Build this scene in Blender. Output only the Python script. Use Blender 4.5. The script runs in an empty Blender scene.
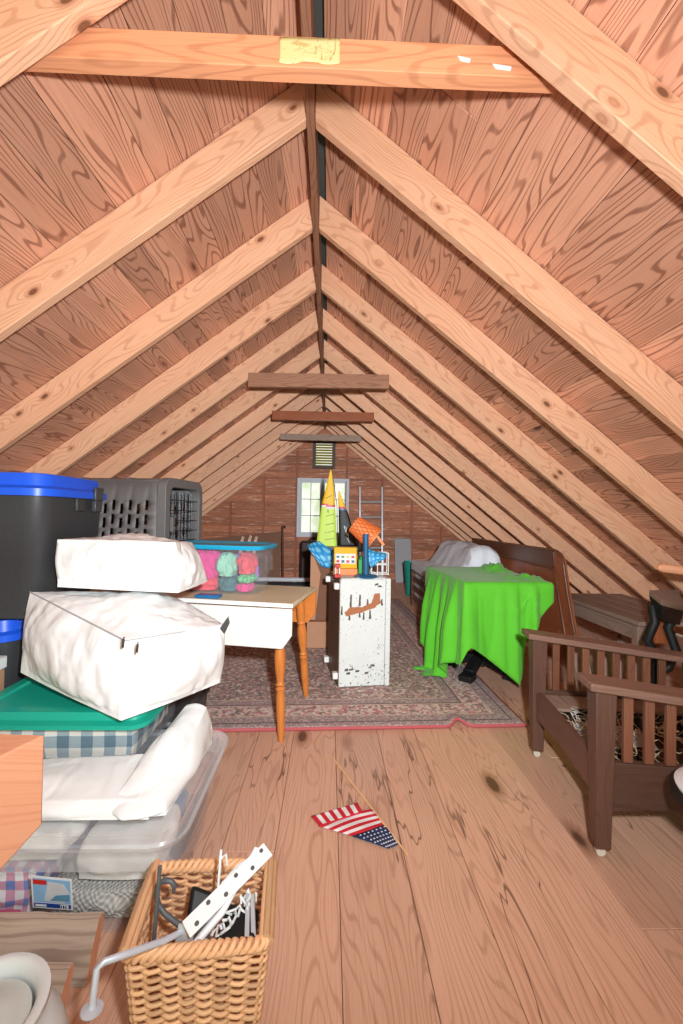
import bpy, math, random
from mathutils import Vector, Matrix, noise
R = math.radians
rnd = random.Random(7)
C = bpy.context.scene.collection
V = Vector

# ------------------------------------------------------------------ camera
FPX, PITCH, YAW, ROLL = 420.0, .0094, .0292, .018
CAM = V((.1, 0, 1.1165))
r0 = V((math.cos(YAW), -math.sin(YAW), 0)); f0 = V((math.sin(YAW), math.cos(YAW), 0)); u0 = V((0, 0, 1))
FW = f0 * math.cos(PITCH) + u0 * math.sin(PITCH)
u1 = u0 * math.cos(PITCH) - f0 * math.sin(PITCH)
RT = r0 * math.cos(ROLL) + u1 * math.sin(ROLL)
UP = u1 * math.cos(ROLL) - r0 * math.sin(ROLL)
cd = bpy.data.cameras.new('camera'); cam = bpy.data.objects.new('camera', cd); C.objects.link(cam)
cd.sensor_fit = 'HORIZONTAL'; cd.sensor_width = 36; cd.lens = FPX / 683 * 36
cd.clip_start = .02; cd.clip_end = 200
cam.matrix_world = Matrix(((RT.x, UP.x, -FW.x, CAM.x), (RT.y, UP.y, -FW.y, CAM.y), (RT.z, UP.z, -FW.z, CAM.z), (0, 0, 0, 1)))
bpy.context.scene.camera = cam

def ray(px, py): return FW + RT * ((px - 341.5) / FPX) - UP * ((py - 512) / FPX)
def atY(px, py, y):
    d = ray(px, py); return CAM + d * ((y - CAM.y) / d.y)
def atZ(px, py, z=0.):
    d = ray(px, py); return CAM + d * ((z - CAM.z) / d.z)

# ------------------------------------------------------------------ mesh builder
class MB:
    def __init__(s): s.v = []; s.f = []; s.uv = []; s.t = []; s.m = []
    def face(s, idx, uv, t=.5, m=0): s.f.append(tuple(idx)); s.uv.append(uv); s.t.append(t); s.m.append(m)
    def hexa(s, p, t=None, m=0, axis=None):
        """p: 8 corners, bottom 0-3 counter-clockwise seen from above, top 4-7"""
        t = rnd.random() if t is None else t
        b = len(s.v); p = [V(q) for q in p]; s.v += p
        dx, dy, dz = (p[1] - p[0]), (p[3] - p[0]), (p[4] - p[0])
        L = [dx.length, dy.length, dz.length]
        ax = L.index(max(L)) if axis is None else axis
        ex = [dx, dy, dz]; ex = [e.normalized() if e.length > 1e-9 else V((0, 0, 1)) for e in ex]
        ou, ov = rnd.uniform(0, 40), rnd.uniform(0, 40)
        oth = [i for i in range(3) if i != ax]
        for i in oth:
            q = ex[i] - ex[ax] * ex[i].dot(ex[ax])
            if q.length > 1e-6: ex[i] = q.normalized()
        for q in ((0, 3, 2, 1), (4, 5, 6, 7), (0, 1, 5, 4), (1, 2, 6, 5), (2, 3, 7, 6), (3, 0, 4, 7)):
            uv = [(ou + (p[i] - p[0]).dot(ex[ax]), ov + (p[i] - p[0]).dot(ex[oth[0]]) + (p[i] - p[0]).dot(ex[oth[1]])) for i in q]
            s.face([b + i for i in q], uv, t, m)
        return s
    def box(s, c, d, M=None, t=None, m=0, taper=1., axis=None):
        x, y, z = [q / 2 for q in d]; c = V(c); k = taper
        pts = [(-x*k, -y*k, -z), (x*k, -y*k, -z), (x*k, y*k, -z), (-x*k, y*k, -z), (-x, -y, z), (x, -y, z), (x, y, z), (-x, y, z)]
        pts = [((M @ V(q)) if M else V(q)) + c for q in pts]
        return s.hexa(pts, t, m, axis)
    def bb(s, lo, hi, **k):
        return s.box([(a + b) / 2 for a, b in zip(lo, hi)], [b - a for a, b in zip(lo, hi)], **k)
    def beam(s, a, b, w, h, up=(0, 0, 1), **k):
        a, b = V(a), V(b); d = (b - a); L = d.length; d.normalize()
        sd = d.cross(V(up)).normalized(); u = sd.cross(d)
        M = Matrix((d, -sd, u)).transposed()
        return s.box((a + b) / 2, (L, w, h), M=M, **k)
    def prism(s, poly, d0, d1, fr, t=None, m=0, ud=None):
        """poly of 2-D points; fr(p, d) gives the 3-D point; ud the grain direction in 2-D"""
        t = rnd.random() if t is None else t
        n = len(poly); b = len(s.v); s.v += [V(fr(q, d0)) for q in poly] + [V(fr(q, d1)) for q in poly]
        ud = V(ud or (1, 0)).normalized(); vd = V((-ud.y, ud.x)); ou, ov = rnd.uniform(0, 40), rnd.uniform(0, 40)
        U = [(ou + V(q).dot(ud), ov + V(q).dot(vd)) for q in poly]
        s.face([b + i for i in range(n)], U, t, m); s.face([b + n + i for i in reversed(range(n))], [U[i] for i in reversed(range(n))], t, m)
        for i in range(n):
            j = (i + 1) % n; w = abs(d1 - d0)
            s.face([b + j, b + i, b + n + i, b + n + j], [U[j], U[i], (U[i][0], U[i][1] + w), (U[j][0], U[j][1] + w)], t, m)
        return s
    def tube(s, pts, r, n=8, closed=False, t=None, m=0, flat=1.):
        t = rnd.random() if t is None else t
        pts = [V(p) for p in pts]; N = len(pts); b = len(s.v); ou = rnd.uniform(0, 30)
        rr = r if isinstance(r, (list, tuple)) else [r] * N
        ref = None; acc = 0; us = []
        for i, p in enumerate(pts):
            if closed: d = pts[(i + 1) % N] - pts[i - 1]
            else: d = pts[min(i + 1, N - 1)] - pts[max(i - 1, 0)]
            d = d.normalized() if d.length > 1e-9 else V((0, 0, 1))
            if ref is None:
                ref = V((0, 0, 1)) if abs(d.z) < .9 else V((1, 0, 0))
            a = ref - d * ref.dot(d)
            if a.length < 1e-6: a = V((1, 0, 0)) - d * d.x
            a.normalize(); ref = a; c = d.cross(a)
            if i: acc += (p - pts[i - 1]).length
            us.append(acc)
            for k in range(n):
                w = 2 * math.pi * k / n; s.v.append(p + a * (rr[i] * math.cos(w)) * flat + c * (rr[i] * math.sin(w)))
        cr = 2 * math.pi * max(rr)
        for i in range(N if closed else N - 1):
            j = (i + 1) % N; uj = us[j] if j else acc + .01
            for k in range(n):
                l = (k + 1) % n
                s.face([b + i*n + k, b + i*n + l, b + j*n + l, b + j*n + k],
                       [(ou + us[i], cr*k/n), (ou + us[i], cr*(k+1)/n), (ou + uj, cr*(k+1)/n), (ou + uj, cr*k/n)], t, m)
        if not closed:
            s.face([b + k for k in reversed(range(n))], [(ou, .01*k) for k in range(n)], t, m)
            s.face([b + (N-1)*n + k for k in range(n)], [(ou, .01*k) for k in range(n)], t, m)
        return s
    def lathe(s, prof, n=24, c=(0, 0, 0), M=None, t=None, m=0):
        t = rnd.random() if t is None else t
        b = len(s.v); c = V(c)
        for r_, z in prof:
            for k in range(n):
                w = 2 * math.pi * k / n; p = V((r_ * math.cos(w), r_ * math.sin(w), z)); s.v.append((M @ p if M else p) + c)
        for i in range(len(prof) - 1):
            for k in range(n):
                l = (k + 1) % n
                s.face([b + i*n + k, b + i*n + l, b + (i+1)*n + l, b + (i+1)*n + k],
                       [(prof[i][1], k*.02), (prof[i][1], k*.02 + .02), (prof[i+1][1], k*.02 + .02), (prof[i+1][1], k*.02)], t, m)
        s.face([b + k for k in reversed(range(n))], [(0, 0)] * n, t, m)
        e = b + (len(prof) - 1) * n
        s.face([e + k for k in range(n)], [(0, 0)] * n, t, m)
        return s
    def grid(s, fn, nu, nv, su=1., sv=1., t=.5, m=0, wrap=False):
        b = len(s.v)
        for i in range(nu + 1):
            for j in range(nv + 1): s.v.append(V(fn(i / nu, j / nv)))
        for i in range(nu):
            for j in range(nv):
                q = [(i, j), (i + 1, j), (i + 1, j + 1), (i, j + 1)]
                s.face([b + a*(nv + 1) + c for a, c in q], [(a / nu * su, c / nv * sv) for a, c in q], t, m)
        return s
    def xf(s, X): s.v = [X @ p for p in s.v]; return s
    def build(s, name, mat, parent=None, bevel=0, smooth=True, ang=35, solid=0, sub=0, weld=0):
        me = bpy.data.meshes.new(name)
        O = V((0, 0, 0))
        if parent is None:
            xs = [p.x for p in s.v]; ys = [p.y for p in s.v]; zs = [p.z for p in s.v]
            O = V(((min(xs) + max(xs)) / 2, (min(ys) + max(ys)) / 2, min(zs)))
        else: O = WORLD.get(parent.name, V((0, 0, 0)))
        me.from_pydata([tuple(p - O) for p in s.v], [], s.f)
        ul = me.uv_layers.new(name='UVMap')
        k = 0
        for p, uv in zip(me.polygons, s.uv):
            for q, li in zip(uv, p.loop_indices): ul.data[li].uv = q
        at = me.attributes.new('tone', 'FLOAT', 'FACE'); at.data.foreach_set('value', s.t)
        for x in (mat if isinstance(mat, (list, tuple)) else [mat]): me.materials.append(x)
        me.polygons.foreach_set('material_index', s.m)
        me.validate(); me.update()
        import bmesh
        bm = bmesh.new(); bm.from_mesh(me)
        if weld: bmesh.ops.remove_doubles(bm, verts=bm.verts, dist=weld)
        if not solid: bmesh.ops.recalc_face_normals(bm, faces=bm.faces)
        bm.to_mesh(me); bm.free()
        if smooth:
            me.polygons.foreach_set('use_smooth', [True] * len(me.polygons)); me.set_sharp_from_angle(angle=R(ang))
        o = bpy.data.objects.new(name, me); C.objects.link(o)
        if parent is not None: o.parent = parent; WORLD[o.name] = O
        else: o.location = O; WORLD[o.name] = O
        if solid: md = o.modifiers.new('solid', 'SOLIDIFY'); md.thickness = solid; md.offset = 0
        if bevel: md = o.modifiers.new('bevel', 'BEVEL'); md.width = bevel; md.segments = 2; md.limit_method = 'ANGLE'; md.angle_limit = R(40)
        if sub: md = o.modifiers.new('sub', 'SUBSURF'); md.levels = sub; md.render_levels = sub
        return o
WORLD = {}
def tag(o, label, cat, group=None, kind=None):
    o['label'] = label; o['category'] = cat
    if group: o['group'] = group
    if kind: o['kind'] = kind
    return o
def thing(name, loc, label, cat, group=None, kind=None):
    o = bpy.data.objects.new(name, None); o.empty_display_size = .05; C.objects.link(o)
    o.location = loc; WORLD[o.name] = V(loc)
    return tag(o, label, cat, group, kind)

# ------------------------------------------------------------------ materials
def lin(h):
    if isinstance(h, str):
        h = h.lstrip('#'); c = [int(h[i:i+2], 16) / 255 for i in (0, 2, 4)]
    else: c = [x / 255 for x in h]
    return tuple([(x / 12.92 if x <= .04045 else ((x + .055) / 1.055) ** 2.4) for x in c] + [1.])
class NT:
    def __init__(s, name):
        s.mat = bpy.data.materials.new(name); s.mat.use_nodes = True; s.t = s.mat.node_tree
        s.b = s.t.nodes['Principled BSDF']; s.out = s.t.nodes['Material Output']
    def n(s, typ, **k):
        x = s.t.nodes.new(typ)
        for a, b in k.items(): setattr(x, a, b)
        return x
    def put(s, sock, v):
        if hasattr(v, 'is_output') or isinstance(v, bpy.types.NodeSocket): s.t.links.new(v, sock)
        else: sock.default_value = v
    def math(s, op, a, b=0., c=0., clamp=False):
        x = s.n('ShaderNodeMath', operation=op, use_clamp=clamp)
        s.put(x.inputs[0], a); s.put(x.inputs[1], b); s.put(x.inputs[2], c); return x.outputs[0]
    def mix(s, f, a, b, mode='MIX'):
        x = s.n('ShaderNodeMix', data_type='RGBA', blend_type=mode)
        s.put(x.inputs[0], f); s.put(x.inputs[6], a); s.put(x.inputs[7], b); return x.outputs[2]
    def uv(s, su=1., sv=1., src='UV'):
        c = s.n('ShaderNodeTexCoord').outputs[src]
        m = s.n('ShaderNodeMapping'); s.t.links.new(c, m.inputs[0]); m.inputs['Scale'].default_value = (su, sv, su if src != 'UV' else 1)
        return m.outputs[0]
    def noise(s, vec, scale=1., detail=3., rough=.55, dist=0.):
        x = s.n('ShaderNodeTexNoise'); s.t.links.new(vec, x.inputs['Vector']); x.inputs['Scale'].default_value = scale
        x.inputs['Detail'].default_value = detail; x.inputs['Roughness'].default_value = rough; x.inputs['Distortion'].default_value = dist
        return x.outputs[0]
    def vor(s, vec, scale=1., feature='F1', out='Distance', rand=1.):
        x = s.n('ShaderNodeTexVoronoi', feature=feature); s.t.links.new(vec, x.inputs['Vector']); x.inputs['Scale'].default_value = scale
        x.inputs['Randomness'].default_value = rand
        return x.outputs[out]
    def ramp(s, f, stops, interp='LINEAR'):
        x = s.n('ShaderNodeValToRGB'); s.put(x.inputs[0], f); e = x.color_ramp.elements; x.color_ramp.interpolation = interp
        while len(e) < len(stops): e.new(.5)
        for q, (p, c) in zip(e, stops): q.position = p; q.color = c
        return x.outputs[0]
    def step(s, x, a, b):
        m = s.n('ShaderNodeMapRange', interpolation_type='SMOOTHSTEP'); s.put(m.inputs[0], x); m.inputs[1].default_value = a; m.inputs[2].default_value = b
        return m.outputs[0]
    def bump(s, h, strength=.3, dist=.01):
        x = s.n('ShaderNodeBump'); s.put(x.inputs['Height'], h); x.inputs['Strength'].default_value = strength; x.inputs['Distance'].default_value = dist
        s.t.links.new(x.outputs[0], s.b.inputs['Normal'])
    def done(s, col, rough=.6, metal=0., spec=.4):
        s.put(s.b.inputs['Base Color'], col); s.put(s.b.inputs['Roughness'], rough); s.put(s.b.inputs['Metallic'], metal)
        s.b.inputs['Specular IOR Level'].default_value = spec
        return s.mat
def plain(name, col, rough=.5, metal=0., var=.12, scale=30., bump=0., spec=.4):
    k = NT(name); c = lin(col); nz = k.noise(k.uv(src='Object'), scale, 3)
    a = tuple([x * (1 - var) for x in c[:3]] + [1]); b = tuple([min(1, x * (1 + var)) for x in c[:3]] + [1])
    if bump: k.bump(nz, bump, .004)
    return k.done(k.mix(nz, a, b), rough, metal, spec)
def wood(name, base, dark, light, rings=.55, knots=1., rough=.6, ring_v=22., tonevar=.5, scratch=0., spec=.35, kn=(2.0, 5.5), scr_col=(235, 190, 160), cracks=False, scr_t=.60):
    k = NT(name); uv = k.uv()
    def m(su, sv):
        q = k.n('ShaderNodeMapping'); k.t.links.new(uv, q.inputs[0]); q.inputs['Scale'].default_value = (su, sv, 1); return q.outputs[0]
    sp = k.n('ShaderNodeSeparateXYZ'); k.t.links.new(uv, sp.inputs[0])
    warp = k.noise(m(.8, 5.5), 1., 2, .45)
    vd = k.vor(m(*kn), 1.)
    pull = k.math('DIVIDE', .10, k.math('ADD', vd, .12))
    ph = k.math('ADD', k.math('MULTIPLY', warp, 22.), k.math('ADD', k.math('MULTIPLY', sp.outputs[1], ring_v), k.math('MULTIPLY', pull, 9.)))
    sn = k.math('SINE', k.math('MULTIPLY', ph, 6.283))
    lines = k.math('MULTIPLY', k.step(sn, .4, 1.), k.step(k.noise(m(2., 14.), 1., 2), .2, .55))
    fine = k.noise(m(5., 190.), 1., 3, .6)
    broad = k.noise(m(.9, 7.), 1., 3, .6)
    tone = k.n('ShaderNodeAttribute', attribute_name='tone').outputs['Fac']
    c = k.mix(k.math('MULTIPLY', broad, .9), lin(base), lin(light))
    c = k.mix(k.math('MULTIPLY', lines, rings), c, lin(dark))
    c = k.mix(k.math('MULTIPLY', k.step(fine, .45, .75), .28), c, lin(dark))
    if knots:
        kd = tuple([x * .38 for x in lin(dark)[:3]] + [1])
        ring = k.math('MULTIPLY', k.step(vd, .2, .08), knots)
        c = k.mix(k.math('MULTIPLY', ring, .55), c, lin(dark))
        c = k.mix(k.math('MULTIPLY', k.step(vd, .10, .06), knots * .85), c, kd)
    tv = k.math('ADD', k.math('MULTIPLY', tone, tonevar), 1 - tonevar * .5)
    mul = k.n('ShaderNodeVectorMath', operation='SCALE'); k.t.links.new(c, mul.inputs[0]); k.put(mul.inputs['Scale'], tv)
    c = mul.outputs[0]
    if scratch:
        s1 = k.step(k.noise(m(3., 26.), 1., 4, .7), scr_t, scr_t + .12)
        c = k.mix(k.math('MULTIPLY', s1, scratch), c, lin(scr_col))
    if cracks:
        cn = k.noise(m(.9, 8.), 1., 3, .5); ck = k.step(k.math('ABSOLUTE', k.math('SUBTRACT', cn, .5)), .008, .002)
        gate = k.step(k.noise(m(.8, 2.), 1., 1), .48, .58)
        c = k.mix(k.math('MULTIPLY', k.math('MULTIPLY', ck, gate), .7), c, lin((84, 50, 34)))
    k.bump(k.math('ADD', fine, k.math('MULTIPLY', lines, .4)), .18, .002)
    return k.done(c, rough, 0, spec)

M = {}
M['roof'] = wood('roof_board_pine', (198, 138, 110), (126, 74, 54), (222, 168, 138), rings=.75, knots=1., ring_v=46, tonevar=.5, kn=(1.6, 5.2))
M['rafter'] = wood('rafter_pine', (216, 156, 120), (162, 98, 66), (234, 190, 156), rings=.35, knots=1., ring_v=24, tonevar=.2, kn=(4.2, 8.))
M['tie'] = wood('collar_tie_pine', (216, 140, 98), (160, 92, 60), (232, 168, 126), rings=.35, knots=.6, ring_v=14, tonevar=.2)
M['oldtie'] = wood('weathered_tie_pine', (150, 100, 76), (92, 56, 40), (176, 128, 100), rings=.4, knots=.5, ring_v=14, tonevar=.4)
M['floor'] = wood('floor_board_pine', (216, 164, 136), (144, 92, 68), (232, 186, 160), rings=.3, knots=1., ring_v=40, tonevar=.2, rough=.42, scratch=.18, kn=(1.5, 3.6), scr_col=(226, 184, 156), cracks=True)
M['gable'] = wood('gable_sheathing', (146, 92, 66), (98, 50, 34), (186, 112, 74), rings=.4, knots=.4, ring_v=16, tonevar=.5, scratch=.6, scr_t=.54, scr_col=(222, 186, 166))
M['stud'] = wood('stud_pine', (140, 78, 54), (92, 48, 34), (160, 98, 70), rings=.35, knots=.4, tonevar=.3)
M['morris'] = wood('dark_oak', (84, 56, 46), (52, 32, 26), (112, 80, 68), rings=.2, knots=0., ring_v=50, tonevar=.5, rough=.42, scratch=.22, scr_col=(150, 112, 98))
M['morrisarm'] = wood('worn_oak_arm', (116, 84, 72), (70, 46, 38), (148, 114, 100), rings=.25, knots=0., ring_v=50, tonevar=.2, rough=.45, scratch=.3, scr_col=(176, 142, 128))
M['morslat'] = wood('red_oak_slat', (112, 68, 50), (68, 38, 28), (140, 90, 68), rings=.2, knots=0., ring_v=50, tonevar=.4, rough=.42)
M['mahog'] = wood('dark_mahogany', (92, 58, 42), (52, 28, 20), (128, 80, 56), rings=.3, knots=0., ring_v=24, tonevar=.3, rough=.35, scratch=.35, scr_col=(170, 110, 80))
M['mahog2'] = wood('red_mahogany', (144, 76, 46), (88, 42, 24), (172, 100, 64), rings=.3, knots=0., ring_v=24, tonevar=.2, rough=.35, scratch=.35, scr_col=(206, 140, 104))
M['maple'] = wood('orange_maple', (206, 116, 48), (158, 76, 26), (226, 146, 78), rings=.25, knots=0., ring_v=30, tonevar=.1, rough=.3)
M['ttop'] = wood('worn_tabletop', (222, 204, 164), (196, 172, 126), (238, 226, 196), rings=.2, knots=0., ring_v=24, tonevar=.05, rough=.4)
M['greyw'] = wood('grey_weathered_board', (140, 112, 98), (92, 68, 58), (168, 144, 128), rings=.3, knots=.2, ring_v=14, tonevar=.3, rough=.7, scratch=.3, scr_col=(190, 160, 146))
M['log'] = wood('old_grey_timber', (168, 144, 126), (108, 82, 66), (204, 184, 166), rings=.45, knots=.2, ring_v=10, tonevar=.25, rough=.85, scratch=.5, scr_col=(150, 96, 66))
M['rail'] = wood('rail_pine', (222, 150, 112), (190, 112, 80), (236, 176, 142), rings=.2, knots=.2, tonevar=.1)
M['darkgap'] = plain('dark_gap', (40, 26, 20), .9)
M['felt'] = plain('dark_felt', (70, 66, 62), .9)
M['wicker'] = wood('wicker_cane', (216, 160, 114), (146, 90, 56), (236, 194, 152), rings=.1, knots=0., tonevar=.45, rough=.5)
M['white'] = plain('white_vinyl', (238, 238, 236), .38, var=.03, scale=6)
def vinyl():
    k = NT('white_vinyl_bag'); o = k.uv(1, 1, 'Object')
    n1 = k.noise(o, 3.6, 2, .45, 1.2); n2 = k.noise(o, 9., 2, .5, 1.)
    r = k.math('ABSOLUTE', k.math('SUBTRACT', n1, .5))
    h = k.math('ADD', k.math('MULTIPLY', k.step(r, 0., .13), .5), k.math('MULTIPLY', n2, .5))
    k.bump(h, .32, .02)
    return k.done(lin((246, 247, 247)), .36)
M['white'] = vinyl()
M['whitep'] = plain('white_plastic', (236, 236, 236), .35, var=.03)
M['whitepaint'] = plain('white_enamel_paint', (246, 246, 242), .3, var=.03)
M['blackp'] = plain('black_plastic', (58, 58, 60), .42, var=.25, scale=160, bump=.15)
M['black'] = plain('matt_black', (22, 22, 24), .5, var=.2)
M['bluep'] = plain('blue_lid_plastic', (34, 92, 226), .35, var=.06)
M['tealp'] = plain('teal_lid_plastic', (24, 166, 142), .35, var=.06)
M['cyanp'] = plain('cyan_lid_plastic', (34, 172, 216), .35, var=.06)
M['greyk'] = plain('kennel_grey_plastic', (112, 108, 107), .55, var=.12, scale=120, bump=.2)
M['wire'] = plain('kennel_wire', (70, 72, 76), .35, metal=.8)
M['alu'] = plain('aluminium', (196, 200, 206), .35, metal=.35)
M['steel'] = plain('white_steel', (246, 248, 250), .4, var=.03)
M['iron'] = plain('dark_iron', (96, 98, 102), .5, metal=.2)
M['cardboard'] = plain('cardboard', (190, 140, 110), .8, var=.08)
M['cardb2'] = plain('brown_cardboard', (132, 92, 70), .8, var=.1)
M['sheetb'] = plain('brown_hardboard', (120, 82, 60), .7, var=.15, scale=8)
M['lime'] = plain('lime_sailcloth', (204, 232, 96), .5, var=.04)
M['yell'] = plain('yellow_sailcloth', (240, 190, 20), .5, var=.04)
M['red'] = plain('red_plastic', (206, 44, 40), .4, var=.05)
M['toyyel'] = plain('toy_yellow', (236, 184, 50), .4, var=.05)
M['toyor'] = plain('toy_orange', (240, 140, 78), .45, var=.06)
M['postblue'] = plain('steel_blue_plastic', (36, 96, 140), .4, var=.06)
M['green'] = plain('green_plastic', (40, 160, 80), .45)
M['green2'] = plain('dark_teal_plastic', (30, 140, 122), .5)
M['greyp'] = plain('grey_painted_panel', (150, 148, 150), .6, var=.08, scale=5)
M['greyfab'] = plain('grey_sheet', (228, 231, 238), .9, var=.06, scale=40)
M['winpaint'] = plain('window_grey_paint', (196, 200, 206), .6, var=.08)
M['olive'] = plain('daylit_louver', (150, 138, 62), .6, var=.2, scale=14)  # yellow of outside light through the slats, put into the base colour
M['darkw'] = plain('dark_frame_wood', (74, 58, 48), .6, var=.2)
M['crease'] = plain('crease_stitch', (170, 170, 172), .6)
M['zip'] = plain('zip_metal', (92, 92, 92), .35, metal=.6)
M['flagred'] = plain('flag_red', (206, 34, 52), .8, var=.06)
M['flagwhite'] = plain('flag_white', (236, 232, 230), .8, var=.03)
M['flagblue'] = plain('flag_navy', (34, 52, 92), .8, var=.08)
M['stick'] = plain('birch_stick', (240, 190, 140), .6)
M['yellpaper'] = None
def fabric(name, col, var=.1, scale=60, rough=.85, sheen=.2):
    m = plain(name, col, rough, var=var, scale=scale, bump=.1); m.node_tree.nodes['Principled BSDF'].inputs['Sheen Weight'].default_value = sheen; return m
M['limegreen'] = fabric('green_jersey', (92, 196, 40), .04, 20, .75)
M['pink'] = fabric('pink_cloth', (232, 84, 150)); M['coral'] = fabric('coral_cloth', (240, 96, 110)); M['mint'] = fabric('mint_plush', (160, 214, 190))
M['lilac'] = fabric('lilac_cloth', (176, 126, 206)); M['sage'] = fabric('teal_grey_cloth', (84, 124, 130)); M['lgreen'] = fabric('light_green_cloth', (120, 206, 150))
M['orangec'] = fabric('orange_cloth', (244, 140, 110))
M['towel'] = fabric('white_towelling', (236, 234, 226), .05, 90); M['navyfab'] = fabric('blue_grey_cloth', (98, 112, 146)); M['brownfab'] = fabric('brown_trim_cloth', (140, 116, 98))
M['magenta'] = fabric('magenta_cloth', (196, 50, 104))
def clear(name, fac=.22, tint=(225, 228, 235)):
    k = NT(name); tr = k.n('ShaderNodeBsdfTransparent'); tr.inputs[0].default_value = (.985, .985, .99, 1)
    mx = k.n('ShaderNodeMixShader'); mx.inputs[0].default_value = fac
    k.done(lin(tint), .25, 0, .5)
    k.t.links.new(tr.outputs[0], mx.inputs[1]); k.t.links.new(k.b.outputs[0], mx.inputs[2]); k.t.links.new(mx.outputs[0], k.out.inputs[0]); return k.mat
M['clear'] = clear('clear_plastic', .05); M['clear2'] = clear('frosted_plastic', .30, (235, 236, 240))
M['glass'] = clear('window_glass', .06, (255, 255, 255))
def gingham(name, a, b, mid, size):
    k = NT(name); sp = k.n('ShaderNodeSeparateXYZ'); k.t.links.new(k.uv(1 / size, 1 / size), sp.inputs[0])
    fx = k.math('GREATER_THAN', k.math('FRACT', sp.outputs[0]), .5); fy = k.math('GREATER_THAN', k.math('FRACT', sp.outputs[1]), .5)
    c = k.ramp(k.math('MULTIPLY', k.math('ADD', fx, fy), .5), [(0, lin(a)), (.3, lin(mid)), (.8, lin(b))], 'CONSTANT')
    return k.done(c, .85)
M['gingham'] = gingham('blue_gingham', (226, 222, 210), (70, 104, 122), (146, 164, 170), .075)
M['plaid'] = gingham('pink_blue_plaid', (240, 236, 238), (96, 130, 200), (214, 150, 176), .05)
def knit():
    k = NT('grey_knit'); v = k.uv(1, 1); a = k.noise(v, 7, 2); sp = k.n('ShaderNodeSeparateXYZ'); k.t.links.new(v, sp.inputs[0])
    w = k.math('SINE', k.math('ADD', k.math('MULTIPLY', sp.outputs[0], 420), k.math('MULTIPLY', a, 40)))
    w2 = k.math('SINE', k.math('ADD', k.math('MULTIPLY', sp.outputs[1], 300), k.math('MULTIPLY', a, 30)))
    h = k.math('MULTIPLY', w, w2); k.bump(h, .5, .004)
    return k.done(k.mix(k.math('ADD', k.math('MULTIPLY', h, .5), .5), lin((150, 148, 140)), lin((222, 220, 212))), .9)
M['knit'] = knit()
def dots():
    k = NT('blue_dotted_cloth'); d = k.vor(k.uv(15, 15), 1., rand=.15)
    return k.done(k.mix(k.step(d, .42, .26), lin((36, 150, 214)), lin((130, 208, 244))), .5)
M['dots'] = dots()
def peel():
    k = NT('peeling_white_paint'); o = k.uv(1, 1, 'Object'); n1 = k.noise(o, 9, 6, .72); n2 = k.noise(o, 55, 4, .7); n3 = k.noise(o, 2.5, 2)
    chips = k.math('MAXIMUM', k.step(k.math('ADD', k.math('MULTIPLY', n2, .8), k.math('MULTIPLY', n3, .2)), .605, .62), k.step(k.noise(o, 110, 3, .6), .665, .69))
    c = k.mix(k.math('MULTIPLY', n1, .5), lin((232, 236, 234)), lin((196, 200, 200)))
    c = k.mix(chips, c, lin((86, 76, 74)))
    k.bump(chips, -.4, .003)
    return k.done(c, .6)
M['peel'] = peel()
M['bare'] = plain('bare_scraped_wood', (176, 112, 76), .75, var=.2, scale=50)
M['scar'] = plain('dark_scratch', (96, 84, 84), .8, var=.3, scale=60)
M['chestw'] = wood('chest_brown', (104, 78, 62), (66, 46, 36), (128, 100, 82), rings=.3, knots=0., tonevar=.1, rough=.5)
def paper():
    k = NT('yellow_label_paper'); uv = k.uv(30, 70); n = k.noise(uv, 1., 3, .6, 1.2)
    c = k.mix(k.step(n, .53, .62), lin((226, 208, 146)), lin((204, 172, 108)))
    n2 = k.noise(k.uv(60, 16), 1., 2, .6, 2.)
    c = k.mix(k.math('MULTIPLY', k.step(n2, .62, .66), .55), c, lin((140, 110, 70)))
    return k.done(c, .7)
M['yellpaper'] = paper()
RUGW, RUGL = 2.7, 3.4
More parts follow.
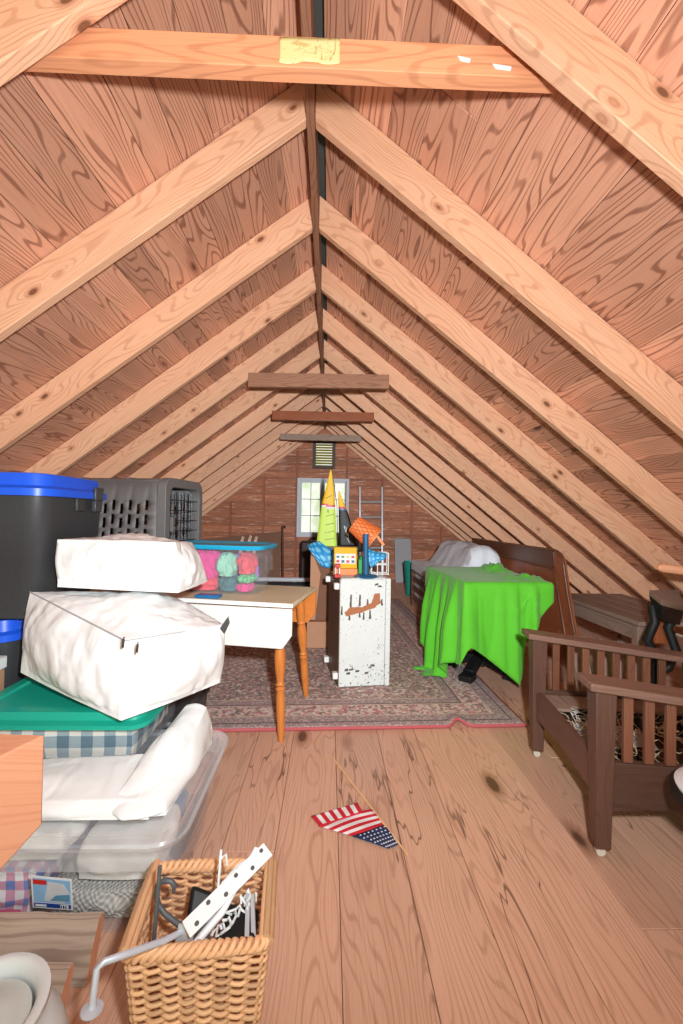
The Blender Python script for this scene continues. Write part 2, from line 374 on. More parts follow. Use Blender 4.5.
def rugmat():
    k = NT('persian_rug_pile'); uv = k.uv(); sp = k.n('ShaderNodeSeparateXYZ'); k.t.links.new(uv, sp.inputs[0])
    u, v = sp.outputs[0], sp.outputs[1]
    d = k.math('MINIMUM', k.math('MINIMUM', u, k.math('SUBTRACT', RUGW, u)), k.math('MINIMUM', v, k.math('SUBTRACT', RUGL, v)))
    wob = k.noise(uv, 14, 2); wv = k.n('ShaderNodeVectorMath', operation='ADD')
    sc = k.n('ShaderNodeVectorMath', operation='SCALE'); k.put(sc.inputs[0], k.n('ShaderNodeTexNoise').outputs['Color']); sc.inputs['Scale'].default_value = .02
    k.t.links.new(uv, wv.inputs[0]); k.t.links.new(sc.outputs[0], wv.inputs[1])
    cell = k.vor(wv.outputs[0], 58, out='Color'); cs = k.n('ShaderNodeSeparateColor'); k.t.links.new(cell, cs.inputs[0])
    small = k.vor(wv.outputs[0], 120, out='Color'); cs2 = k.n('ShaderNodeSeparateColor'); k.t.links.new(small, cs2.inputs[0])
    pal = [(0, lin((84, 74, 78))), (.16, lin((184, 142, 138))), (.34, lin((132, 118, 116))), (.48, lin((216, 184, 170))), (.62, lin((166, 86, 92))), (.74, lin((142, 138, 124))), (.88, lin((236, 220, 204)))]
    f = k.ramp(cs.outputs[0], pal, 'CONSTANT'); f2 = k.ramp(cs2.outputs[1], pal, 'CONSTANT')
    field = k.mix(.3, f, f2)
    pal2 = [(0, lin((222, 194, 178))), (.3, lin((90, 80, 84))), (.45, lin((206, 100, 114))), (.62, lin((234, 218, 204))), (.82, lin((150, 126, 120)))]
    bord = k.mix(.3, k.ramp(cs.outputs[1], pal2, 'CONSTANT'), k.ramp(cs2.outputs[0], pal2, 'CONSTANT'))
    guard = k.mix(.5, lin((158, 136, 140)), f2)
    c = k.mix(k.math('LESS_THAN', d, .33), field, guard)
    c = k.mix(k.math('LESS_THAN', d, .265), c, bord)
    c = k.mix(k.math('LESS_THAN', d, .125), c, guard)
    for e, col in ((.335, (206, 178, 160)), (.27, (92, 60, 66)), (.26, (206, 178, 160)), (.13, (206, 178, 160)), (.06, (70, 62, 84))):
        c = k.mix(k.math('LESS_THAN', k.math('ABSOLUTE', k.math('SUBTRACT', d, e)), .005), c, lin(col))
    c = k.mix(k.math('LESS_THAN', d, .010), c, lin((186, 48, 66)))
    worn = k.noise(uv, 3., 3); c = k.mix(k.math('MULTIPLY', worn, .2), c, lin((190, 164, 156))); c = k.mix(.08, c, lin((246, 232, 222)))
    return k.done(c, .95, 0, .1)
M['rug'] = rugmat()

# ------------------------------------------------------------------ room shell
SL = .7786; ZB = 2.669; ZT = 2.845; ANG = math.atan(SL); COS, SIN = math.cos(ANG), math.sin(ANG)
YB = 7.42
def planks(mb, along0, along1, s0, s1, wmin, wmax, place, th=.02, joints=(2.6, 5.0), gap=.0018):
    s = s0
    while s < s1:
        w = rnd.uniform(wmin, wmax); e = min(s + w, s1)
        a = along0 + 0.; first = True
        while a < along1 - .01:
            L = rnd.uniform(*joints) * (rnd.uniform(.3, 1) if first else 1); first = False
            b = min(a + L, along1)
            dz = rnd.uniform(0, .003)
            mb.hexa([place(s + gap/2, a, dz), place(e - gap/2, a, dz), place(e - gap/2, b - .002, dz), place(s + gap/2, b - .002, dz),
                     place(s + gap/2, a, dz + th), place(e - gap/2, a, dz + th), place(e - gap/2, b - .002, dz + th), place(s + gap/2, b - .002, dz + th)], axis=1)
            a = b
        s = e
# floor
fl = MB()
planks(fl, -1.3, YB + .1, -3.75, 3.75, .165, .225, lambda s, a, d: (s, a, d - .0245), th=.022)
fl.bb((-3.75, -1.3, -.06), (3.75, YB + .1, -.026), m=1)
tag(fl.build('floor', [M['floor'], M['darkgap']], bevel=.0015), 'wide worn orange brown pine plank floor of the attic', 'floor', kind='structure')
# roof boards
SLS = {-1: .762, 1: .795}
for sg in (-1, 1):
    SL = SLS[sg]; ANG = math.atan(SL); COS, SIN = math.cos(ANG), math.sin(ANG)
    rb = MB(); s0 = .02 / COS if sg < 0 else .05 / COS
    pl = lambda s, a, d: (sg * (s * COS + d * SIN), a, ZT - s * SIN + d * COS)
    planks(rb, -1.3, YB + .1, s0, (ZT - .01) / SIN, .125, .19, pl)
    q = []
    rb.hexa([pl(s0, -1.3, .026), pl(ZT / SIN, -1.3, .026), pl(ZT / SIN, YB + .1, .026), pl(s0, YB + .1, .026),
             pl(s0, -1.3, .05), pl(ZT / SIN, -1.3, .05), pl(ZT / SIN, YB + .1, .05), pl(s0, YB + .1, .05)], m=1)
    o = rb.build('ceiling', [M['roof'], M['darkgap']], bevel=.0015)
    tag(o, 'left sloping underside of knotty pine roof boards' if sg < 0 else 'right sloping underside of knotty pine roof boards', 'ceiling', kind='structure')
tr = MB(); tr.bb((-.06, -1.3, ZT + .03), (.1, YB + .1, ZT + .04))
tag(tr.build('trim_1', M['felt']), 'dark strip seen in the gap along the ridge', 'trim', kind='structure')
rg = MB(); rg.bb((-.016, -1.3, 2.648), (.016, YB, 2.86), t=.2)
tag(rg.build('ridge_board', M['oldtie'], bevel=.002), 'long ridge board running along the peak of the roof', 'beam')
ORD = ['topmost cut off by the picture corner', 'second from the camera', 'third from the camera', 'fourth from the camera', 'fifth from the camera', 'sixth from the camera', 'seventh from the camera',
       'eighth from the camera', 'ninth from the camera', 'tenth from the camera', 'eleventh from the camera', 'last one against the far gable wall']
RY = [.96] + [1.6228 + .61 * k for k in range(0, 9)] + [7.0, YB - .045]
for sg in (-1, 1):
    SL = SLS[sg]; ANG = math.atan(SL); COS, SIN = math.cos(ANG), math.sin(ANG)
    for k, y in enumerate(RY):
        x0 = .0175; top = ZT - .002; j = rnd.uniform(-.004, .004)
        xe = (top - .012) / SL; xb = (ZB - .012) / SL
        poly = [(x0, ZB - SL * x0 + j), (x0, top - SL * x0), (xe, .012), (xb, .012)]
        y = .985 if (k == 0 and sg < 0) else y
        mb = MB(); mb.prism(poly, y, y + .04, lambda q, d: (sg * q[0], d, q[1]), ud=(COS, -SIN))
        side = 'left' if sg < 0 else 'right'
        lab = 'bare pine rafter on the %s roof slope, %s' % (side, ORD[k] if k else 'nearest, ' + ORD[0])
        tag(mb.build('rafter', M['rafter'], bevel=.003), lab, 'rafter', 'rafters of the %s roof slope' % side)
SL = .762
# collar ties
def tie(y, zb, h, x0, x1, dz0, dz1, mat, label, th=.04):
    mb = MB(); mb.hexa([(x0, y, zb + dz0), (x1, y, zb + dz1), (x1, y + th, zb + dz1), (x0, y + th, zb + dz0),
                        (x0, y, zb + h + dz0), (x1, y, zb + h + dz1), (x1, y + th, zb + h + dz1), (x0, y + th, zb + h + dz0)], axis=0)
    return tag(mb.build('collar_tie', M[mat], bevel=.002), label, 'collar tie', 'collar ties across the roof')
y1 = 1.042
a = atY(34, 56, y1); b = atY(551, 78, y1); ah = atY(300, 35, y1); al = atY(300, 66, y1)
zt1 = (a.z + b.z) / 2 - .0
tie(y1, zt1, ah.z - al.z, a.x - .06, b.x + .035, a.z - zt1, b.z - zt1, 'tie', 'orange pine collar tie with yellow paper label, nearest the camera')
p0, p1, p2, p3 = atY(279, 63, y1 - .0008), atY(340, 64, y1 - .0008), atY(340, 39, y1 - .0008), atY(279.5, 37.5, y1 - .0008)
lb = MB(); lb.grid(lambda u, v: (p0 * (1-u) + p1 * u) * (1-v) + (p3 * (1-u) + p2 * u) * v + V((0, -.0012 - .0006 * math.sin(9 * u), -.004 * math.sin(u * 9.5) * (1 - v))), 24, 6, .15, .06)
tag(lb.build('paper_label', M['yellpaper'], solid=.0006), 'yellow paper label with faded print stuck to the nearest collar tie', 'label')
for (px, py, w, lb2) in ((464, 59, 13, 'left torn scrap of white tape on the nearest collar tie'), (502, 67, 19, 'right torn scrap of white tape on the nearest collar tie')):
    q = MB(); c0 = atY(px - w/2, py - 3, y1 - .001); c1 = atY(px + w/2, py, y1 - .001); c2 = atY(px + w/2 - 1, py + 4, y1 - .001); c3 = atY(px - w/2 + 3, py + 2, y1 - .001)
    q.prism([(c.x, c.z) for c in (c0, c1, c2, c3)], y1 - .0022, y1 - .0008, lambda p, d: (p[0], d, p[1]))
    tag(q.build('paper_scrap', M['whitep']), lb2, 'paper scrap', 'scraps of tape on the nearest collar tie')
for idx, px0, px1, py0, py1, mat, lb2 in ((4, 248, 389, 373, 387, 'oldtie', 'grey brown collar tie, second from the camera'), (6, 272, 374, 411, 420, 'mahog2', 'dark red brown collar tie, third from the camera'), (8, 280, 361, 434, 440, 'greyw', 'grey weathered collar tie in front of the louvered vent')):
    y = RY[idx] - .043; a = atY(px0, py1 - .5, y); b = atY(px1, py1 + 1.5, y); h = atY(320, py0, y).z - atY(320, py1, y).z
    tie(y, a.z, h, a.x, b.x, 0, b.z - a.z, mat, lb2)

# far gable wall
wl = MB(); z = 0.
WX0, WX1, WZ0, WZ1 = -.47, .445, .735, 1.775
VX0, VX1, VZ0, VZ1 = -.21, .19, 1.95, 2.45
while z < ZT:
    h = rnd.uniform(.12, .15); z2 = min(z + h, ZT); g = .003
    hw0 = max(.0, (ZT + .03 - z) / SL); hw1 = max(.0, (ZT + .03 - z2) / SL)
    def piece(xa, xb, za, zb):
        if zb - za < .004: return
        ha, hb = (ZT + .03 - za) / SL, (ZT + .03 - zb) / SL
        A0, A1, B0, B1 = max(xa, -ha), min(xb, ha), max(xa, -hb), min(xb, hb)
        if A1 <= A0: return
        B1 = max(B1, B0 + .001); d = rnd.uniform(0, .004); y = YB + .03 + d
        wl.hexa([(A0, y, za + g/2), (A1, y, za + g/2), (A1, y + .02, za + g/2), (A0, y + .02, za + g/2), (B0, y, zb - g/2), (B1, y, zb - g/2), (B1, y + .02, zb - g/2), (B0, y + .02, zb - g/2)], axis=0)
    cuts = sorted({z, z2} | {q for q in (WZ0, WZ1, VZ0, VZ1) if z < q < z2})
    for za, zb in zip(cuts, cuts[1:]):
        zm = (za + zb) / 2; holes = []
        if WZ0 < zm < WZ1: holes.append((WX0, WX1))
        if VZ0 < zm < VZ1: holes.append((VX0, VX1))
        xs = [-9.]
        for a_, b_ in holes: xs += [a_, b_]
        xs.append(9.)
        for i in range(0, len(xs), 2):
            js = [xs[i]] + ([] if zb < .4 and False else [rnd.uniform(-2, 2)] if not holes else []) + [xs[i + 1]]
            for xa, xb in zip(js, js[1:]): piece(xa, xb, za, zb)
    z = z2
# sheathing backing with openings
def back(xa, xb, za, zb): wl.bb((xa, YB + .058, za), (xb, YB + .075, zb), m=1)
back(-3.8, WX0, 0, ZT + .05); back(WX1, 3.8, 0, ZT + .05); back(WX0, WX1, 0, WZ0); back(WX0, VX0, WZ1, ZT + .05); back(VX1, WX1, WZ1, ZT + .05); back(VX0, VX1, WZ1, VZ0); back(VX0, VX1, VZ1, ZT + .05)
tag(wl.build('wall_back', [M['gable'], M['darkgap']], bevel=.001), 'far gable wall of rough horizontal brown boards', 'wall', kind='structure')
for k, px in enumerate((230, 263, 296, 346, 382, 412, 442)):
    x = atY(px, 520, YB).x; zt = ZT - .02 - .795 * (abs(x) + .02); lo = 0.
    if abs(x) < .5: pass
    mb = MB(); mb.bb((x - .019, YB - .002, .0), (x + .019, YB + .026, min(zt - .17, 2.6)))
    tag(mb.build('wall_stud', M['stud'], bevel=.002), 'wall stud on the far gable, %s from the left' % ['first', 'second', 'third', 'fourth', 'fifth', 'sixth', 'seventh'][k], 'stud', 'studs of the far gable', 'structure')
# window
w = thing('window_1', ((WX0 + WX1) / 2, YB + .02, WZ0), 'grey painted casement window of twelve panes in the far gable', 'window', kind='structure')
fr = MB(); y0_, y1_ = YB - .004, YB + .07
for lo, hi in (((WX0, y0_, WZ0), (WX0 + .05, y1_, WZ1)), ((WX1 - .05, y0_, WZ0), (WX1, y1_, WZ1)), ((WX0 + .05, y0_, WZ1 - .05), (WX1 - .05, y1_, WZ1)), ((WX0 + .05, y0_ - .03, WZ0), (WX1 - .05, y1_, WZ0 + .055))): fr.bb(lo, hi)
fr.build('window_frame', M['winpaint'], w, bevel=.003)
xm = atY(322, 510, YB).x
for xa, xb, nm in ((WX0 + .05, xm - .012, 'a'), (xm + .012, WX1 - .05, 'b')):
    sa = MB(); yy0, yy1 = YB + .012, YB + .042; za, zb = WZ0 + .055, WZ1 - .05; q = .03
    for lo, hi in (((xa, yy0, za), (xa + q, yy1, zb)), ((xb - q, yy0, za), (xb, yy1, zb)), ((xa + q, yy0, zb - q), (xb - q, yy1, zb)), ((xa + q, yy0, za), (xb - q, yy1, za + q))): sa.bb(lo, hi)
    cx = (xa + xb) / 2; sa.bb((cx - .008, yy0 + .004, za + q), (cx + .008, yy1 - .004, zb - q))
    for i in (1, 2): zz = za + q + (zb - za - 2 * q) * i / 3; sa.bb((xa + q, yy0 + .004, zz - .008), (xb - q, yy1 - .004, zz + .008))
    s_ = sa.build('window_sash', M['winpaint'], w, bevel=.002)
    gl = MB(); gl.bb((xa + .01, YB + .026, za + .01), (xb - .01, YB + .029, zb - .01)); gl.build('window_pane', M['glass'], s_)
mu = MB(); mu.bb((xm - .012, YB - .02, WZ0 + .055), (xm + .012, YB + .05, WZ1 - .05)); mu.build('mullion', M['winpaint'], w, bevel=.002)
# gable vent
gv = thing('gable_vent', ((VX0 + VX1) / 2, YB, VZ0), 'louvered vent coloured olive as if daylit, in a dark frame high on the far gable', 'vent')
fr = MB(); t_ = .055
for lo, hi in (((VX0, YB - .03, VZ0), (VX0 + t_, YB + .06, VZ1)), ((VX1 - t_, YB - .03, VZ0), (VX1, YB + .06, VZ1)), ((VX0 + t_, YB - .03, VZ0), (VX1 - t_, YB + .06, VZ0 + t_)), ((VX0 + t_, YB - .03, VZ1 - t_), (VX1 - t_, YB + .06, VZ1))): fr.bb(lo, hi)
fr.build('vent_frame', M['darkw'], gv, bevel=.003)
lv = MB()
for i in range(8):
    zz = VZ0 + t_ + .025 + i * (VZ1 - VZ0 - 2 * t_ - .02) / 8
    lv.box(((VX0 + VX1) / 2, YB + .02, zz + .012), (VX1 - VX0 - 2 * t_, .008, .043), M=Matrix.Rotation(R(-38), 3, 'X'))
lv.build('louver', M['olive'], gv, bevel=.001)

# ------------------------------------------------------------------ soft shapes
def nz3(p, f, seed): return noise.noise(V((p.x * f + seed * 7.1, p.y * f + seed * 3.3, p.z * f - seed * 5.7)))
def puff(mb, cs, n=16, bulge=.03, wr=.006, rnd_=.25, seed=1, flatb=True, m=0, t=.5, pinch=0., wf=14, pin=None):
    """soft box from 8 corners (bottom front-left, front-right, back-right, back-left, then the top four)"""
    cs = [V(c) for c in cs]; ctr = sum(cs, V()) / 8
    idx = {}; b0 = len(mb.v); mid = {}
    def pos(a, b, c):
        q = V((a, b, c)); q2 = q.normalized() * 1.18; qq = q.lerp(q2, rnd_)
        if flatb: qq.z = qq.z if c > -.999 else -1 + (0 if rnd_ == 0 else .0)
        a2, b2, c2 = [(x + 1) / 2 for x in qq]
        lo = (cs[0] * (1-a2) + cs[1] * a2) * (1-b2) + (cs[3] * (1-a2) + cs[2] * a2) * b2
        hi = (cs[4] * (1-a2) + cs[5] * a2) * (1-b2) + (cs[7] * (1-a2) + cs[6] * a2) * b2
        p = lo.lerp(hi, c2); d = (p - ctr).normalized()
        g = max((1 - b*b) * (1 - c*c) * (abs(a) > .999), (1 - a*a) * (1 - c*c) * (abs(b) > .999), (1 - a*a) * (1 - b*b) * (abs(c) > .999))
        if c < -.999 and flatb: return p
        e = min(1, (1 - max(min(abs(a), abs(b)), min(abs(b), abs(c)), min(abs(a), abs(c)))) * 3)
        w_ = nz3(p, wf, seed) + .6 * abs(nz3(V((p.x * 1.7, p.y, p.z * .5)), wf * 1.9, seed + 2)) * 2 - .6
        k = 1.0 if c > -.8 or not flatb else max(0, (c + 1) / .2)
        return p + d * (bulge * g + wr * w_ * (.35 + .65 * e)) * k
    mb.pos = pos
    def vid(a, b, c):
        key = (round(a, 4), round(b, 4), round(c, 4))
        if key not in idx: idx[key] = len(mb.v); mb.v.append(pos(a, b, c))
        return idx[key]
    L = [(cs[1] - cs[0]).length, (cs[3] - cs[0]).length, (cs[4] - cs[0]).length]
    for ax in range(3):
        for sg in (-1, 1):
            o1, o2 = [(1, 2), (2, 0), (0, 1)][ax]
            for i in range(n):
                for j in range(n):
                    q = []; uv = []
                    for di, dj in ((0, 0), (1, 0), (1, 1), (0, 1)):
                        c3 = [0, 0, 0]; c3[ax] = sg; c3[o1] = -1 + 2 * (i + di) / n; c3[o2] = -1 + 2 * (j + dj) / n
                        q.append(vid(*c3)); uv.append(((i + di) / n * L[o1], (j + dj) / n * L[o2]))
                    if sg < 0: q.reverse(); uv.reverse()
                    mb.face(q, uv, t, m)
    return mb
def cage(x0, x1, y0, y1, z0, z1, rot=0., c=None):
    q = [V((x0, y0, z0)), V((x1, y0, z0)), V((x1, y1, z0)), V((x0, y1, z0)), V((x0, y0, z1)), V((x1, y0, z1)), V((x1, y1, z1)), V((x0, y1, z1))]
    if rot:
        c = V(c or ((x0 + x1) / 2, (y0 + y1) / 2, 0)); Rm = Matrix.Rotation(rot, 3, 'Z'); q = [Rm @ (p - c) + c for p in q]
    return q
def rrect(x0, x1, y0, y1, r, n=5):
    P = []
    for cx, cy, a in ((x1 - r, y0 + r, -90), (x1 - r, y1 - r, 0), (x0 + r, y1 - r, 90), (x0 + r, y0 + r, 180)):
        for i in range(n + 1): w = R(a + 90 * i / n); P.append((cx + r * math.cos(w), cy + r * math.sin(w)))
    return P
def shell(mb, rings, cap0=False, cap1=False, t=.5, m=0):
    """rings: list of (list of (x,y), z)"""
    b = len(mb.v); n = len(rings[0][0])
    for P, z in rings: mb.v += [V((x, y, z)) for x, y in P]
    for i in range(len(rings) - 1):
        for k in range(n):
            l = (k + 1) % n
            mb.face([b + i*n + k, b + i*n + l, b + (i+1)*n + l, b + (i+1)*n + k], [(k*.03, rings[i][1]), (k*.03 + .03, rings[i][1]), (k*.03 + .03, rings[i+1][1]), (k*.03, rings[i+1][1])], t, m)
    if cap0: mb.face([b + k for k in reversed(range(n))], [rings[0][0][k] for k in reversed(range(n))], t, m)
    e = b + (len(rings) - 1) * n
    if cap1: mb.face([e + k for k in range(n)], [rings[-1][0][k] for k in range(n)], t, m)
    return mb
def inset(x0, x1, y0, y1, d): return x0 + d, x1 - d, y0 + d, y1 - d
def tote(loc_label, name, cat, bx, z0, z1, lidz, bodym, lidm, r=.05, taper=.03, lip=.018, group=None, wall=.004, latch=None, rib=False, clearb=False, lidtop=True):
    x0, x1, y0, y1 = bx
    T = thing(name, ((x0 + x1) / 2, (y0 + y1) / 2, z0), loc_label, cat, group)
    mb = MB(); H = z1 - z0
    R_ = [(rrect(*inset(*bx, taper), r), z0)]
    if rib:
        for f, d in ((.45, .55), (.47, .38), (.97, .05)): R_.append((rrect(*inset(*bx, taper * d), r), z0 + H * f))
    R_.append((rrect(*bx, r), z1))
    R_.append((rrect(*inset(*bx, wall), r), z1)); R_.append((rrect(*inset(*bx, taper + wall), r), z0 + wall))
    shell(mb, R_, True, True); mb.build('bin_body', bodym, T, bevel=0, ang=50)
    if lidm:
        lb_ = MB(); o_ = [q for q in inset(*bx, -lip)]
        shell(lb_, [(rrect(*inset(*bx, -.003), r), z1 - lidz * .6), (rrect(*o_, r + lip), z1 - lidz * .6), (rrect(*o_, r + lip), z1 - lidz * .1), (rrect(*inset(*bx, .006), r), z1 + lidz * .12), (rrect(*inset(*bx, .012), r), z1 + lidz * .95),
                    (rrect(*inset(*bx, .02), r), z1 + lidz), (rrect(*inset(*bx, .05), r * .8), z1 + lidz), (rrect(*inset(*bx, .055), r * .8), z1 + lidz - .008)], False, True)
        lb_.v = lb_.v; lb_.build('lid', lidm, T, ang=40)
    return T

# ================================================================== LEFT SIDE
# timber rail of the stairwell, close to the camera
T = thing('stair_rail', (-.95, .63, 0), 'pale pine rail end jutting in at the left edge, close to the camera', 'railing')
q0 = atY(38, 740, .62); q1 = atY(38, 832, .62); zb2 = q1.z; zt2 = q0.z
mb = MB(); mb.hexa([(-1.1, .60, zb2 - .10), (q0.x - .03, .555, zb2 - .035), (q0.x, .635, zb2), (-1.1, .68, zb2 - .06), (-1.1, .60, zt2), (q0.x - .03, .555, zt2), (q0.x, .635, zt2), (-1.1, .68, zt2)], t=.6)
mb.build('rail', M['rail'], T, bevel=.003)
mb = MB(); mb.bb((-1.0, .60, 0), (-.9, .68, zb2 - .06)); mb.build('post', M['rail'], T, bevel=.003)

# white pot in the lower left corner
pc = V((-.487, .745, 0)); T = thing('lidded_pot', pc, 'white glazed pot with a rolled rim and inset lid at lower left corner', 'pot')
mb = MB(); mb.lathe([(r_ * 1.10, z_ * .97) for r_, z_ in [(.075, 0), (.10, .015), (.122, .08), (.126, .13), (.114, .18), (.094, .205), (.084, .215), (.084, .235), (.090, .244), (.096, .25), (.095, .258), (.086, .262), (.078, .256), (.074, .235), (.074, .20)]], 40, pc)
mb.build('pot_body', plain('white_glaze', (222, 226, 226), .25, var=.03), T, ang=60)
mb = MB(); mb.lathe([(r_ * 1.08, z_ * .97) for r_, z_ in [(.071, .225), (.071, .236), (.055, .240), (.05, .246), (.02, .25), (.018, .262), (.012, .268)]], 32, pc); mb.build('pot_lid', plain('grey_glaze', (206, 210, 206), .3, var=.03), T, ang=50)

# two old timbers on the floor
def timber(pts, label, h, mat, seed):
    mb = MB(); a, b = V(pts[0]), V(pts[1]); w_ = pts[2]; d = (b - a).normalized(); sd = V((-d.y, d.x, 0)); n = 24; prof = [(-.5, 0), (-.05, 0), (.5, .80), (.42, 1), (.2, .98), (-.25, .5)]
    bs = len(mb.v)
    for i in range(n + 1):
        c = a.lerp(b, i / n)
        for (s_, z_) in prof: p = c + sd * s_ * w_ + V((0, 0, z_ * h)); o = (V((0, 0, nz3(p, 18, seed) * .006)) + sd * nz3(p, 14, seed + 3) * .005) if z_ > 0 else V(); mb.v.append(p + o)
    k = len(prof)
    for i in range(n):
        for j in range(k):
            l = (j + 1) % k; u = (b - a).length / n; mb.face([bs + i*k + j, bs + i*k + l, bs + (i+1)*k + l, bs + (i+1)*k + j], [(i*u, j*.04), (i*u, j*.04 + .04), (i*u + u, j*.04 + .04), (i*u + u, j*.04)], .5)
    mb.face([bs + j for j in range(k)], [(0, j*.03) for j in range(k)], .5, 1); mb.face([bs + n*k + j for j in reversed(range(k))], [(0, j*.03) for j in range(k)], .5, 1)
    return tag(mb.build('timber_offcut', [M['log'], M['rail']], ang=40), label, 'timber', 'old timbers by the clear bin')
timber(((-1.2, 1.05, .0), (-.45, 1.05, .0), .075), 'taller grey rough timber offcut lying against the clear bin', .112, 'log', 4)
timber(((-1.2, .965, .0), (-.47, .965, .0), .07), 'lower brown timber offcut lying behind the white pot', .08, 'log', 9)

# big clear bin with clothes
BX = (-1.0, -.275, 1.09, 1.63)
T = tote('large clear storage bin of clothes with white bag on its lid', 'storage_bin', 'storage bin', BX, .001, .265, .03, M['clear'], None, r=.07, taper=.05)
lm = MB(); o_ = inset(*BX, -.014)
shell(lm, [(rrect(*inset(*BX, -.002), .07), .205), (rrect(*inset(*BX, -.003), .07), .262)], m=0)
shell(lm, [(rrect(*inset(*BX, -.001), .07), .262), (rrect(*o_, .08), .262), (rrect(*inset(*o_, -.004), .08), .276), (rrect(*o_, .08), .283), (rrect(*inset(*BX, .012), .07), .283), (rrect(*inset(*BX, .02), .06), .275)], False, True, m=1)
lm.build('lid', [M['clear2'], M['clear2']], T, ang=40)
mb = MB(); yl = 1.09 + .022 - .004
a, b, c_, d_ = atY(31, 875, yl - .006), atY(72, 879, yl - .006), atY(73, 910, yl + .014), atY(33, 907, yl + .014)
def quadmap(a, b, c, d): return lambda u, v: (d * (1-u) + c * u) * (1-v) + (a * (1-u) + b * u) * v
g = quadmap(a, b, c_, d_)
def patch(mb, g, poly, off, m):
    bs = len(mb.v); n = len(poly); nn = (g(1, 0) - g(0, 0)).cross(g(0, 1) - g(0, 0)).normalized()
    mb.v += [g(*p) + nn * off for p in poly] + [g(*p) + nn * (off - .0009) for p in poly]
    mb.face([bs + i for i in range(n)], [(0, 0)] * n, .5, m)
    for i in range(n): j = (i + 1) % n; mb.face([bs + i, bs + n + i, bs + n + j, bs + j], [(0, 0)] * 4, .5, m)
R4 = lambda x0, x1, y0, y1: [(x0, y0), (x1, y0), (x1, y1), (x0, y1)]
for poly, off, m in ((R4(0, 1, 0, 1), .001, 0), (R4(.04, .96, .04, .17), .0016, 1), (R4(.04, .96, .2, .94), .0016, 2), ([(.3, .25), (.8, .22), (.95, .5), (.8, .82), (.42, .86)], .0022, 3), ([(.45, .28), (.92, .3), (.94, .52), (.6, .46)], .0028, 4),
                     (R4(.05, .38, .76, .9), .0022, 5), (R4(.08, .35, .07, .13), .0022, 0), (R4(.7, .9, .05, .16), .0022, 0), (R4(.72, .74, .06, .15), .0028, 6), (R4(.77, .8, .06, .15), .0028, 6), (R4(.83, .85, .06, .15), .0028, 6)):
    patch(mb, g, poly, off, m)
mb.build('product_label', [M['whitep'], plain('label_navy', (30, 70, 150)), plain('label_sky', (140, 186, 226)), plain('label_pale', (206, 208, 214)), plain('label_teal', (96, 150, 180)), M['red'], M['black']], T)
ins = [('cloth_bundle', (-.93, -.69, 1.17, 1.34, .012, .15), 'plaid', 'blue and pink plaid cloth inside the clear bin'), ('folded_towel', (-.915, -.60, 1.16, 1.34, .172, .245), 'towel', 'white towel at top left inside the clear bin'),
       ('folded_blanket', (-.655, -.365, 1.165, 1.33, .012, .085), 'knit', 'grey knitted blanket at bottom of the clear bin'), ('folded_towel', (-.575, -.345, 1.16, 1.36, .118, .205), 'towel', 'white towel bundle at right inside the clear bin'),
       ('cloth_bundle', (-.93, -.40, 1.40, 1.57, .012, .2), 'navyfab', 'blue grey cloth at the back inside the clear bin'), ('cloth_bundle', (-.60, -.585, 1.155, 1.165, .03, .19), 'brownfab', None)]
for nm, (x0, x1, y0, y1, z0, z1), mt, lab in ins:
    if not lab: continue
    mb = MB(); puff(mb, cage(x0, x1, y0, y1, z0, z1), 14, .006, .014, .35, seed=len(nm) + int(z1 * 90), wf=22)
    tag(mb.build(nm, M[mt], ang=80), lab, 'cloth', 'clothes inside the clear bin')
mb = MB(); puff(mb, cage(-.92, -.70, 1.151, 1.158, .014, .05), 8, .001, .002, .2, seed=3); tag(mb.build('cloth_strip', M['magenta'], ang=80), 'magenta cloth showing low at front of the clear bin', 'cloth', 'clothes inside the clear bin')

# white bag lying on the clear bin
T = thing('duvet_bag', (-.6, 1.35, .286), 'slumped white duvet bag spread over the lid of the clear bin', 'bag')
mb = MB()
puff(mb, [V(p) for p in ((-.985, 1.15, .289), (-.36, 1.15, .289), (-.38, 1.345, .289), (-.985, 1.345, .289), (-.985, 1.165, .33), (-.40, 1.17, .33), (-.40, 1.345, .365), (-.985, 1.345, .33))], 24, .014, .007, .12, seed=31, wf=13)
puff(mb, [V(p) for p in ((-.50, 1.15, .2892), (-.325, 1.15, .2892), (-.30, 1.57, .2892), (-.41, 1.57, .2892), (-.48, 1.18, .335), (-.345, 1.18, .325), (-.325, 1.55, .43), (-.40, 1.55, .44))], 24, .022, .006, .30, seed=33, wf=10)
mb.build('bag_body', M['white'], T, ang=85)
# rim pocket of lid visible at right is the bin's own lid

# teal-lidded bin with gingham quilt
BT = (-1.07, -.485, 1.365, 1.76)
T = tote('clear bin with teal green lid and gingham quilt below the big white bag', 'storage_bin', 'storage bin', BT, .305, .445, .028, M['clear'], M['tealp'], r=.04, taper=.02, lip=.016)
T2 = MB(); puff(T2, cage(-1.03, -.525, 1.395, 1.72, .312, .43), 16, .004, .006, .12, seed=8)
tag(T2.build('folded_quilt', M['gingham'], ang=80), 'blue and white gingham quilt folded inside the teal lidded bin', 'quilt')
T = thing('file_box', (-1.24, 1.51, 0), 'white and tan box edge peeking out below the blue lid at the left edge', 'box')
mb = MB(); mb.bb((-1.36, 1.42, 0), (-1.092, 1.60, .53)); mb.build('box_body', M['cardboard'], T, bevel=.003)
mb = MB(); mb.bb((-1.366, 1.414, .5305), (-1.088, 1.606, .575)); mb.build('box_lid', M['whitep'], T, bevel=.004)
# dark bin behind
BK = (-1.07, -.475, 1.67, 2.12)
tote('black lidded storage bin on the floor behind the clear bin', 'storage_bin', 'storage bin', BK, .001, .27, .02, M['blackp'], M['blackp'], r=.05, taper=.02, lip=.01)
